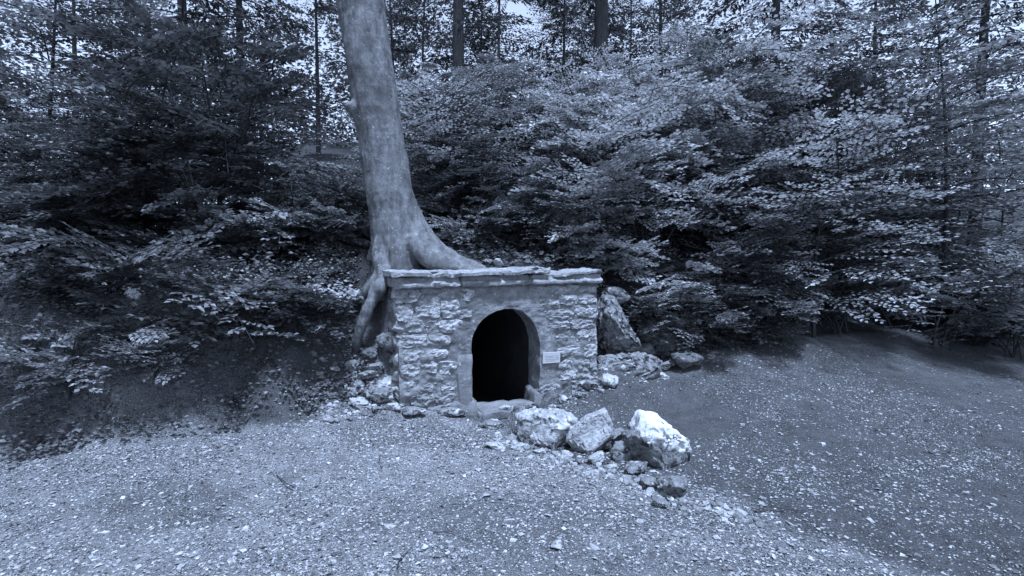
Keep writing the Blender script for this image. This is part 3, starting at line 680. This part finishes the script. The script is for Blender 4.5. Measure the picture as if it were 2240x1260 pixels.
for px, Yd in [(1745, 8.6), (1850, 7.6), (1950, 8.4), (2050, 7.7), (2160, 8.3), (2230, 7.4), (1700, 10.5), (2000, 10.5)]:
    tree('understory_shrub', SHR[rg.choice([0, 1, 1, 3])], plant(px, Yd), rg.uniform(0, 6), rg.uniform(.85, 1.15), 'leafy shrub along the foot of the right flank of the thicket', 'shrub', ('bark', rg.choice(['leaf', 'leafd'])), 'shrubs of the right flank')
for px, Yd in [(470, 6.9), (380, 7.4), (290, 6.8), (200, 7.5), (110, 6.9), (20, 7.4), (330, 9.0), (150, 9.2)]:
    tree('understory_shrub', SHR[rg.choice([0, 1, 2, 1])], plant(px, Yd), rg.uniform(0, 6), rg.uniform(.85, 1.15), 'leafy shrub along the foot of the left flank of the thicket', 'shrub', ('bark', rg.choice(['leaf', 'leafd', 'leafd'])), 'shrubs of the left flank')
# larger trees with trunks one can pick out
far = [
 (1003, 15.0, 'dark_conifer', CON[0], 0.4, 1.00, ('bark', 'needle'), 'dark straight conifer trunk left of the middle of the wood'),
 (1312, 14.5, 'dark_conifer', CON[2], 1.4, 1.05, ('bark', 'needle'), 'thick nearly black trunk at the upper right of the wood'),
 (1095, 16.5, 'thin_conifer', CON[1], 2.4, 1.05, ('bark', 'needle'), 'thin dark pole tree between the two thick dark trunks'),
 (848, 12.6, 'thin_conifer', CON[2], 3.4, .58, ('bark', 'needle'), 'thin black trunk close beside the big leaning beech'),
 (1240, 12.6, 'young_conifer', CON[3], 4.4, .28, ('bark', 'needle'), 'dark low conifer amid the pale sprays, left of the bright shrubs'),
 (1278, 19.0, 'young_tree', BIG[1], .5, .95, ('palebark', 'leafd'), 'pale slender tree just left of the thick black trunk'),
 (1440, 17.0, 'young_tree', BIG[0], 1.5, .95, ('bark', 'leafd'), 'broad leafy tree in the upper right corner'),
 (930, 18.0, 'young_tree', BIG[1], 2.6, 1.00, ('bark', 'leafd'), 'leafy tree behind the first dark trunk'),
 (1222, 23.0, 'young_tree', BIG[0], 3.8, .80, ('bark', 'leafd'), 'distant leafy tree right below the bright gap of sky'),
 (1050, 20.0, 'young_tree', BIG[1], 4.6, .95, ('bark', 'leafd'), 'distant sparse tree between the first dark trunk and the thin pole'),
 (1375, 21.0, 'young_tree', BIG[0], 5.3, .95, ('bark', 'leafd'), 'distant sparse tree right of the thick black trunk'),
 (870, 22.0, 'young_tree', BIG[0], .2, .95, ('bark', 'leafd'), 'distant sparse tree just right of the leaning trunk'),
 (1230, 17.5, 'thin_conifer', CON[1], 1.1, .95, ('bark', 'needle'), 'dark feathery conifer at the top, right of the bright gap of sky'),
 (700, 17.0, 'young_tree', BIG[0], 2.9, .9, ('bark', 'leafd'), 'dark leafy tree behind the left side of the leaning trunk'),
 (545, 13.5, 'dark_conifer', CON[3], 3.0, 1.00, ('bark', 'needle'), 'dark conifer at the left behind the leaning beech'),
 (420, 12.0, 'dark_conifer', CON[3], 5.1, 1.00, ('bark', 'needle'), 'dark conifer standing farther left on the bank'),
 (180, 14.0, 'young_tree', BIG[0], 5.6, 1.00, ('bark', 'leaf'), 'leafy tree at the far left of the wood'),
 (1680, 12.5, 'dark_conifer', CON[3], 4.0, .95, ('bark', 'needle'), 'dark conifer right of the thicket'),
 (1900, 15.0, 'young_tree', BIG[1], .9, 1.05, ('bark', 'leaf'), 'leafy tree right of the dark conifer on the right'),
 (2130, 12.5, 'dark_conifer', CON[3], 2.0, .95, ('bark', 'needle'), 'dark conifer at the far right of the wood'),
]
for (px, Yd, nm, ms, rz, sc, mm, lab) in far:
    tree(nm, ms, plant(px, Yd), rz, sc, lab, 'tree', mm)
# thicket to both sides of the photographed strip
rg = random.Random(31); i = 0
side_px = [(1590, 8.6), (1700, 9.8), (1810, 8.4), (1930, 9.6), (2060, 8.8), (2190, 9.4), (1620, 11.5), (1880, 12.5), (2120, 11.0), (1560, 13.5), (1780, 7.4),
           (470, 8.4), (350, 9.6), (230, 8.4), (110, 9.4), (20, 8.2), (300, 12.0), (520, 12.5), (60, 12.0)]
for px, Yd in side_px:
    right = px > 1120
    tree('beech_sapling', rg.choice([SAP[0], SAP[3], SAPT[0], SAPT[1]]), plant(px, Yd), rg.uniform(0, 6), rg.uniform(.9, 1.2),
         'young beech in the ' + ('right' if right else 'left') + ' flank of the thicket, well away from the wall', 'sapling', ('bark', rg.choice(['leaf', 'leafp', 'leafd'] if right else ['leaf', 'leafd'])),
         'young beeches in the ' + ('right' if right else 'left') + ' flank')
# the dense thicket behind the near saplings
mid_px = [(890, 13.5, 1), (985, 12.2, 1), (1060, 13.2, 0), (1135, 13.0, 1), (1190, 14.0, 0), (1245, 13.2, 1), (1300, 9.9, 1), (1360, 10.4, 3), (1465, 10.5, 1), (1420, 12.6, 1), (1370, 13.8, 0), (1500, 12.2, 3),
          (1025, 15.5, 0), (1215, 16.0, 0), (1455, 15.5, 1), (1100, 11.2, 1), (1000, 11.0, 1), (1185, 10.9, 1), (1150, 17.5, 0), (960, 16.5, 0)]
for px, Yd, k in mid_px:
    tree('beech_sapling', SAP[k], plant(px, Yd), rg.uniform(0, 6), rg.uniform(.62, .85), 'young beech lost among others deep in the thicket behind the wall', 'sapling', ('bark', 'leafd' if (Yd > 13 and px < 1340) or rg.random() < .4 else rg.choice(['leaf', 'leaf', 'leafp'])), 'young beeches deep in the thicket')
# far wood that reads as one mass
n = 130000
P = np.stack([RNG.uniform(-45, 45, n), RNG.uniform(24, 44, n), RNG.uniform(0, 1, n) ** 1.1 * 13], -1)
dens = fbm(P * np.array([.35, .35, .5]), 3, 91); keep = dens + .40 - P[:, 2] * .072 > RNG.uniform(-.35, .45, n); P = P[keep]; n = len(P); P[:, 2] += height(P[:, 0], P[:, 1], False)
n2 = 60000; P2 = np.stack([RNG.uniform(-48, 48, n2), RNG.uniform(23, 32, n2), RNG.uniform(0, 1, n2) ** 1.4 * 6], -1)
k2 = fbm(P2 * np.array([.3, .3, .5]), 3, 95) + .55 - .11 * P2[:, 2] > RNG.uniform(-.3, .3, n2); P2 = P2[k2]; P2[:, 2] += height(P2[:, 0], P2[:, 1], False)
P = np.vstack([P, P2]); P = P[(np.abs(P[:, 0] / P[:, 1] + .30) > .022) | (P[:, 2] > 4.6)]; P = P[(np.abs(P[:, 0] / P[:, 1] - .025) > .05) | ((P[:, 2] - 1.6) / P[:, 1] < .39)]; n = len(P)     # a clearing opens left of the big trunk
D_ = RNG.normal(size=(n, 3)); D_[:, 2] *= .4; U_ = RNG.normal(size=(n, 3)) * .4; U_[:, 2] = 1
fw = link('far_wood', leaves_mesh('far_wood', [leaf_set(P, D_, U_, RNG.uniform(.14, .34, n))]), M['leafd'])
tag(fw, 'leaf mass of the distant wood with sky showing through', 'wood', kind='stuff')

def solid_rock(name, outline, Yd, depth, seed, label, m, rough=.06, pits=.10, fine=.05, sub=5, cat='rock', flat=.36, rz=0.0):
    """a rock of real thickness whose side outline is given: rounded-off prism, then broken and pitted"""
    D, F = ICO[sub]; sc_px = 1.05; pts = np.array([at(a, b, Yd) for a, b in outline])[:, [0, 2]]; c = pts.mean(0); pl = (pts - c) * sc_px
    ang_ = np.arctan2(D[:, 2], D[:, 0]); dirs = np.stack([np.cos(ang_), np.sin(ang_)], -1); rr = np.zeros(len(D))
    for i in range(len(pl)):
        a, b = pl[i], pl[(i + 1) % len(pl)]; e = b - a; den = dirs[:, 0] * e[1] - dirs[:, 1] * e[0]; den = np.where(np.abs(den) < 1e-9, 1e-9, den)
        t_ = (a[0] * e[1] - a[1] * e[0]) / den; u_ = (a[0] * dirs[:, 1] - a[1] * dirs[:, 0]) / den
        ok = (t_ > 0) & (u_ >= -1e-6) & (u_ <= 1 + 1e-6); rr = np.where(ok, np.maximum(rr, t_), rr)
    cy_ = np.abs(D[:, 1]); k = (1 - cy_ ** 3.0) ** flat; q = D * 2 + seed * 3.1; sz = float(np.mean(rr))
    rad = rr * k * (1 + rough * fbm(q * 1.5, 3, seed))
    dv = D[:, 1] * depth * (1 + .25 * fbm(q * 1.2, 2, seed + 3))
    pit = np.clip(fbm(q * 2.2, 3, seed + 9) - .2, 0, 1) * pits + np.clip(fbm(q * 5.5, 2, seed + 13) - .3, 0, 1) * pits * .6
    V = np.stack([dirs[:, 0] * rad, dv, dirs[:, 1] * rad], -1); V = facet(V / sz, seed + 1, 11, .58, .93, .06, front=True) * sz * (1 - pit)[:, None]
    V = V + np.stack([fbm(q * np.array([2.6, 2.6, 4]), 4, seed + 21 + j, .6) for j in range(3)], -1) * fine * sz
    V = V + np.stack([fbm(q * np.array([7, 7, 12]), 3, seed + 41 + j, .6) for j in range(3)], -1) * fine * sz * .7
    o = link(name, np_mesh('rock', V, F, True), M[m]); o.location = (c[0], Yd, c[1]); o.rotation_euler = (0, 0, rz)
    return tag(o, label, cat)
# ------------------------------------------------------------------ rocks placed
def rk_(name, px, py, Yd, wpx, hpx, seed, label, m='rock', dep=None, rot=(0, 0, 0), cat='rock', **kw):
    if seed in (605, 606, 607, 609, 610, 611, 612, 613, 614, 658, 659, 645, 646, 656, 640, 641, 642, 643, 644, 649, 655, 657, 624, 660, 661, 662, 663, 664, 665, 670, 671, 672, 673, 674, 675, 676, 677):          # these stand on open ground: find it
        g = ground_at(px, py + hpx * .36); Yd = float(g[1])
    c = at(px, py, Yd); k = Yd / FPX; hx, hzv = wpx / 2 * k * .93, hpx / 2 * k * .93; dy = dep or (hx * .8)
    return rock(name, c, (hx, dy, hzv), seed, label, cat, m, rot, **kw)
solid_rock('boulder', [(1126,922),(1150,908),(1185,900),(1225,902),(1258,914),(1262,950),(1248,980),(1205,982),(1168,968),(1140,950)], 4.42, .22, 601, 'broad pitted pale boulder in front of the doorway', 'rock', rough=.12, pits=.16, fine=.045)
solid_rock('boulder', [(1240,962),(1262,935),(1285,915),(1326,898),(1338,925),(1340,955),(1318,985),(1292,1004),(1262,1000)], 4.20, .17, 602, 'pointed angular pale boulder touching the broad pitted one', 'rock', rough=.03, pits=.10, fine=.03)
solid_rock('boulder', [(1378,1010),(1376,962),(1392,925),(1405,905),(1442,912),(1470,940),(1505,968),(1520,1010),(1500,1046),(1440,1052),(1400,1040)], 3.95, .26, 603, 'large craggy boulder at the right path edge with its sunlit highlight painted white on top', 'litrock', rough=.07, pits=.12, fine=.038)
solid_rock('leaning_rock', [(1304,700),(1316,660),(1330,648),(1346,662),(1368,700),(1392,740),(1404,768),(1380,780),(1330,776),(1310,750)], 6.22, .22, 620, 'tall slanting grey rock leaning beside the right end of the wall', 'rockd', rough=.10, pits=.26, fine=.055)
solid_rock('rock', [(1312,800),(1330,782),(1380,776),(1420,778),(1446,792),(1440,812),(1410,830),(1370,846),(1335,842),(1316,828)], 5.95, .24, 621, 'flat topped pitted boulder below the leaning rock', 'rockd', pits=.20, fine=.05)
solid_rock('rock', [(1400,770),(1398,730),(1420,700),(1460,690),(1500,700),(1520,740),(1500,780),(1440,788)], 6.55, .30, 625, 'dark earthy rock in the right bank beside the leaning rock', 'mossrock', pits=.15, fine=.08)
rk_('rock', 1475, 1062, 3.50, 84, 66, 605, 'grey rock lowest right beside the path, below the large boulder', 'rockd', rot=(.2, .3, .4), sub=4, rough=.2)
rk_('stone_slab', 1308, 1000, 4.02, 46, 30, 606, 'smooth pale wedge of stone leaning under the pointed boulder', 'rock', rot=(0, -.5, 0), boxy=.8, planes=5, pits=0, rough=.05)
rk_('rock', 1360, 985, 4.00, 62, 54, 607, 'small broken rock between the pointed boulder and the large right one', 'rockd')
rk_('rock', 1352, 950, 4.30, 60, 40, 608, 'dull grey rock behind the gap of the boulder row', 'rockd')
rk_('rock', 1390, 1025, 3.78, 70, 40, 609, 'low dark rock at the foot of the large right boulder', 'rockd')
rk_('rock', 1150, 952, 4.45, 52, 50, 610, 'smooth dim rock at the left end of the boulder row', 'rockd', rot=(0, .7, 0), pits=.02)
rk_('loose_stone', 1085, 972, 4.28, 46, 24, 611, 'flat loose stone lying alone on the path before the boulders', 'rock', rot=(0, .25, .2), pits=.05)
rk_('loose_stone', 1182, 988, 4.20, 34, 14, 612, 'thin pale stone at the path edge below the broad boulder', 'rock')
rk_('loose_stone', 1238, 998, 4.14, 32, 18, 613, 'small rounded pale stone at the path edge below the pointed boulder', 'rock', pits=0)
rk_('loose_stone', 1080, 928, 4.75, 60, 22, 614, 'flat dull stone at the foot of the doorway left jamb', 'rockd')
rk_('loose_stone', 1105, 892, 5.15, 34, 14, 615, 'small splintered stone lying on the doorway threshold', 'rock')
rk_('rock', 1148, 893, 5.10, 70, 40, 616, 'dark rounded rock at the right foot of the doorway', 'rockd', pits=.02)
rk_('rock', 1345, 645, 6.55, 70, 40, 622, 'mossy rock lodged above the leaning rock', 'rockd')
rk_('rock', 1322, 790, 6.05, 40, 30, 623, 'small block wedged between wall end and flat boulder', 'rockd', boxy=.8, planes=6)
rk_('rock', 1330, 830, 5.85, 50, 36, 624, 'crumbling pale rubble stone at the wall right foot', 'rock')
rk_('rock', 1090, 573, 5.85, 36, 22, 630, 'pale stone lying on the earth behind the cornice', 'rock')
rk_('rock', 1065, 572, 5.95, 30, 16, 631, 'small dark stone beside the pale one behind the cornice', 'rockd')
rk_('rock', 850, 842, 5.12, 86, 36, 640, 'pale ledge stone on top of the rubble at the wall left foot', 'rock', boxy=.7, planes=8)
rk_('rock', 835, 870, 5.05, 60, 40, 641, 'broken grey stone below the pale ledge stone', 'rockd')
rk_('rock', 785, 845, 5.25, 40, 36, 642, 'grey stone at the left edge of the rubble', 'rockd')
rk_('rock', 876, 868, 4.98, 40, 46, 643, 'dark upright stone where rubble meets the wall', 'rockd')
rk_('rock', 812, 858, 5.0, 44, 34, 655, 'grey jagged stone left under the pale ledge stone', 'rockd')
rk_('rock', 858, 888, 4.92, 40, 24, 656, 'small grey stone at the lowest corner of the rubble', 'rock')
rk_('rock', 772, 800, 5.3, 40, 30, 657, 'dull stone below the tip of the hanging root', 'rockd')
rk_('rock', 1420, 1055, 3.62, 50, 26, 658, 'low broken stone between the large boulder and the lowest rock', 'rockd')
rk_('rock', 1340, 1020, 3.92, 36, 20, 659, 'small stone at the path edge right of the pale wedge', 'rock')
rk_('rock', 800, 822, 5.2, 44, 32, 660, 'mid grey stone under the root, left of the hollowed stone', 'rockd')
rk_('rock', 868, 822, 5.1, 36, 34, 661, 'upright grey stone against the wall left corner', 'rockd')
rk_('rock', 822, 895, 4.9, 34, 18, 662, 'small flat stone lowest in the rubble', 'rockd')
rk_('rock', 770, 862, 5.1, 38, 26, 663, 'angular stone at the left of the rubble heap', 'rockd')
rk_('rock', 855, 778, 5.2, 40, 34, 664, 'dim stone in the earth beside the wall left corner', 'mossrock')
rk_('rock', 805, 772, 5.3, 46, 30, 665, 'earthy stone below the hanging root', 'mossrock')
rk_('rock', 1418, 768, 6.4, 56, 40, 670, 'small dark rock right of the leaning rock foot', 'rockd')
rk_('rock', 1455, 800, 6.2, 46, 28, 671, 'dull stone at the right end of the flat boulder', 'rockd')
rk_('rock', 1290, 842, 5.7, 40, 24, 672, 'dull chip of rubble by the wall right foot', 'rockd')
rk_('rock', 1262, 862, 5.5, 30, 18, 673, 'small grey rubble stone right of the doorway', 'rockd')
rk_('rock', 1500, 790, 6.4, 70, 50, 674, 'dark half buried rock beyond the earthy rock', 'mossrock')
rk_('rock', 1325, 975, 4.1, 40, 34, 675, 'dark stone behind the pale wedge', 'mossrock')
rk_('rock', 1270, 1008, 4.0, 30, 18, 676, 'small grey stone tucked under the pointed boulder', 'rockd')
rk_('rock', 1445, 1100, 3.4, 44, 26, 677, 'small angular rock nearest to the camera in the row', 'rockd')
rk_('rock', 782, 880, 5.05, 46, 26, 644, 'flat stone low in the rubble at the left', 'rock')
rk_('rock', 905, 900, 4.93, 60, 26, 645, 'half buried stone at the foot of the left masonry', 'rockd')
rk_('rock', 980, 900, 5.05, 60, 24, 646, 'crumbled stone at the foot of the left jamb', 'rockd')
rk_('rock', 780, 600, 6.0, 50, 30, 647, 'pale rock on the bank left of the big trunk', 'rock')
rk_('rock', 848, 745, 5.15, 50, 60, 648, 'dark stone between the hanging root and the wall', 'rockd')
rk_('rock', 825, 805, 5.25, 60, 36, 649, 'dark hollowed stone below the hanging root', 'rockd')
rk_('rock', 1540, 810, 6.3, 120, 80, 652, 'rock set in the right bank past the flat boulder', 'rockd')
rk_('rock', 600, 850, 5.3, 90, 60, 653, 'grey rock at the foot of the left bank', 'rockd')
rk_('rock', 420, 870, 5.2, 70, 44, 654, 'smaller rock farther left at the bank foot', 'rock')

# ------------------------------------------------------------------ loose cover: rubble, gravel, fallen leaves, ivy
def scatter(n, xr, yr, fn):
    x = RNG.uniform(*xr, n); y = RNG.uniform(*yr, n); s, t = st(x, y); k = fn(x, y, s, t) > RNG.uniform(0, 1, n)
    inwall = (s > -.03) & (s < WLEN + .02) & (t > -.03) & (t < .42)
    k &= ~inwall; x, y = x[k], y[k]; return np.stack([x, y, height(x, y)], -1)
CB = np.array([[-1, -1, -1], [1, -1, -1], [1, 1, -1], [-1, 1, -1], [-1, -1, 1], [1, -1, 1], [1, 1, 1], [-1, 1, 1]], float) * .6
CF = np.array([[0, 3, 2, 1], [4, 5, 6, 7], [0, 1, 5, 4], [1, 2, 6, 5], [2, 3, 7, 6], [3, 0, 4, 7]])
CUBE = (CB, CF)
def pebbles(name, P, rad, flat=.38, base=None):
    CB, CF = base or CUBE
    n = len(P); a = RNG.uniform(0, 6.283, n); ca, sa = np.cos(a), np.sin(a)
    L = CB[None] * RNG.uniform(.6, 1.2, (n, len(CB), 1)) + RNG.normal(size=(n, len(CB), 3)) * .06
    sc_ = np.stack([rad * RNG.uniform(.8, 1.5, n), rad * RNG.uniform(.6, 1.1, n), rad * flat * RNG.uniform(.6, 1.2, n)], -1)
    L = L * sc_[:, None, :]; Xr = L[..., 0] * ca[:, None] - L[..., 1] * sa[:, None]; Yr = L[..., 0] * sa[:, None] + L[..., 1] * ca[:, None]
    V = np.stack([Xr, Yr, L[..., 2]], -1) + (P + np.array([0, 0, 1]) * (sc_[:, 2:] * .25))[:, None, :]
    F = CF[None] + (np.arange(n) * len(CB))[:, None, None]
    return np_mesh(name, V.reshape(-1, 3), F.reshape(-1, F.shape[-1]))
def patch(x, y, f, seed): return fbm(np.stack([x * f, y * f, 0 * x], -1), 3, seed)
P = scatter(150000, (-5.5, 5.5), (1.6, 7.0), lambda x, y, s, t: .6 + .45 * patch(x, y, 1.2, 5) - .6 * (t > .15) - .45 * soil_side(x, y))
tag(link('gravel', pebbles('gravel', P, RNG.gamma(1.3, .0032, len(P)) + .0025), M['pebble']), 'fine pale gravel strewn over the path', 'gravel', kind='stuff')
P = scatter(52000, (-2.6, 3.0), (3.0, 7.6), lambda x, y, s, t: .8 * (s < .08) * sm(-1.1, -.3, s) * sm(-.24, -.1, t) * sm(.75, .15, t) * sm(-.3, .3, patch(x, y, 4, 55)) + .5 * ((s > 1.45) & (s < 3.0) & (t > -.34 + .1 * (2.3 - s)) & (t < .35)) * sm(-.4, .3, patch(x, y, 5, 56)) + .55 * np.exp(-((y - (4.30 - .88 * x)) / .13) ** 2) * (x > -.15) * (x < 1.5) + .05 * ((s > 2.2) & (t > -.1) & (t < 1.3)))
tag(link('rubble', pebbles('rubble', P, RNG.gamma(1.4, .0085, len(P)) + .006, .75, ICO[2]), M['rubble']), 'loose rubble lying at both feet of the wall', 'rubble', kind='stuff')
def litter(P, ln, up=.35, lift=.004, tz=.22, hv=.012):
    n = len(P); a = RNG.uniform(0, 6.283, n); D_ = np.stack([np.cos(a), np.sin(a), RNG.normal(size=n) * tz], -1)
    U_ = RNG.normal(size=(n, 3)) * up; U_[:, 2] = 1
    return leaf_set(P + np.array([0, 0, lift]) + np.stack([0 * a, 0 * a, RNG.uniform(0, hv, n)], -1), D_, U_, ln, 1.05)
P = scatter(190000, (-9, 9.5), (1.6, 10), lambda x, y, s, t: .26 + .75 * patch(x, y, .8, 15) + .35 * (t > .3) + .6 * ((t > -.05) & (s < -.1)) - .2 * soil_side(x, y) * (t < .3))
tag(link('leaf_litter', leaves_mesh('leaf_litter', [litter(P, RNG.gamma(1.5, .0070, len(P)) + .004, .13, .002, .07, .005)]), M['litter']), 'fallen dry leaves scattered on path and banks', 'leaf litter', kind='stuff')
P = scatter(16000, (1.1, 7), (5.8, 9.5), lambda x, y, s, t: 1.2 * ((s > 2.32) & (t > .55) & (t < 2.6)) * sm(-.3, .3, patch(x, y, 1.5, 25)))
tag(link('ivy', leaves_mesh('ivy', [litter(P + np.stack([0 * P[:, 0], 0 * P[:, 0], RNG.uniform(0, .16, len(P))], -1), RNG.uniform(.03, .065, len(P)), .5)]), M['ivy']),
    'low ivy like leaves covering the right bank', 'ground cover', kind='stuff')
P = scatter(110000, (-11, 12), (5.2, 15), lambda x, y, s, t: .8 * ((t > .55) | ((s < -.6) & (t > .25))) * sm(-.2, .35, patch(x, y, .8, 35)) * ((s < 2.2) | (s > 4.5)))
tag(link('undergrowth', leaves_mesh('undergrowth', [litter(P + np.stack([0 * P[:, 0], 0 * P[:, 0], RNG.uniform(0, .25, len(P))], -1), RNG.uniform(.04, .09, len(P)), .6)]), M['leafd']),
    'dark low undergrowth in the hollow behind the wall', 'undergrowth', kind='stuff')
P = scatter(330000, (-4.6, 4.6), (1.7, 6.2), lambda x, y, s, t: .75 + .5 * patch(x, y, 1.6, 45) - .6 * soil_side(x, y) - .75 * (t + .2 * patch(x, y, 2, 57) > .12))
tag(link('grit', leaves_mesh('grit', [litter(P, RNG.gamma(1.6, .0042, len(P)) + .004, .45, .0, .25, .004)]), M['grit']), 'coarse grit and stone chips of the path', 'grit', kind='stuff')
P = scatter(90000, (-7, -1.2), (2.6, 6.6), lambda x, y, s, t: .75 * (s < -.25) * sm(-.05, .15, t + .2 * patch(x, y, 2, 61)) * (t < 1.3) * sm(-.8, .1, patch(x, y, 2.6, 62)))
Pr = scatter(60000, (1.6, 9), (5.6, 9.5), lambda x, y, s, t: .7 * (s > 2.9) * sm(.1, .6, t + .3 * patch(x, y, 1.4, 63)) * (t < 2) * sm(-.35, .25, patch(x, y, 2.2, 64)))
P = np.vstack([P, Pr]); P = P + np.stack([0 * P[:, 0], 0 * P[:, 0], RNG.uniform(0, .05, len(P)) + RNG.uniform(0, 1, len(P)) ** 4 * .10], -1)
tag(link('bank_cover', leaves_mesh('bank_cover', [litter(P, RNG.uniform(.018, .055, len(P)), .5)]), M['bankleaf']), 'small leaves and dead foliage matted over both earth banks', 'ground cover', kind='stuff')
# thin dry grass beside the boulders
def tuft(px, py, Yd, label, n=26, h=.16, seed=0):
    rg = np.random.default_rng(seed); c = at(px, py, Yd); c[2] = hz(c[0], c[1]); W_ = Wood()
    for k in range(n):
        a = rg.uniform(0, 6.283); l = h * rg.uniform(.5, 1.2); b = np.array([rg.normal() * .03, rg.normal() * .03, 0])
        W_.line([b, b + np.array([math.cos(a) * l * .2, math.sin(a) * l * .2, l * .6]), b + np.array([math.cos(a) * l * .55, math.sin(a) * l * .55, l * .9])], .0022, .0006)
    o = link('grass_tuft', W_.mesh('grass_tuft'), M['grass']); o.location = c; tag(o, label, 'grass')
tuft(1120, 935, 4.62, 'thin dry grass tuft left of the broad pitted boulder', seed=3)
tuft(1215, 990, 4.2, 'few dry grass blades under the broad pitted boulder', 14, .10, 4)
big = [(853, 1152, .040, 'flat pale stone on the left foreground of the path'), (1213, 1192, .06, 'flat half sunk stone on the right foreground of the path'), (1300, 1200, .035, 'pale flat stone right of the half sunk one'),
       (880, 1077, .03, 'pale leaf sized stone left of the path middle'), (1400, 1140, .04, 'pale chip near the right foreground edge of the path'), (940, 968, .03, 'dark splinter of stone on the path before the left masonry')]
for i_, (px, py, r_, lab) in enumerate(big):
    p = ground_at(px, py); rock('path_stone', (p[0], p[1], p[2] + r_ * .08), (r_, r_ * .7, r_ * .28), 680 + i_, lab, 'stone', 'rock', rot=(0, 0, i_), sub=3)
# twig on the path
p = ground_at(985, 1175); W_ = Wood(); W_.line([np.array([-.10, .02, .012]), np.array([-.03, .015, .02]), np.array([.04, -.02, .014]), np.array([.11, -.05, .01])], .004, .002)
tw_ = W_.mesh('twig')
for (px, py, a_, sc_, lab) in ((985, 1175, 0, 1, 'thin dark twig lying on the path in the foreground'), (1330, 1120, 1.1, .8, 'short twig on the path below the pale wedge stone'), (830, 1010, 2.2, .9, 'twig on the path in front of the left rubble'),
                               (1120, 1085, .6, .7, 'small twig near the middle of the path'), (620, 1060, 2.7, 1.3, 'long twig on the path at the left'), (1700, 1120, .3, 1.4, 'long twig on the ground at the right'), (880, 1225, 1.7, .9, 'twig at the bottom left foreground')):
    p = ground_at(px, py); o = link('twig', tw_, M['bark']); o.location = (p[0], p[1], p[2] + .004); o.rotation_euler = (0, 0, a_); o.scale = (sc_, sc_, sc_); tag(o, lab, 'twig', 'twigs on the path')
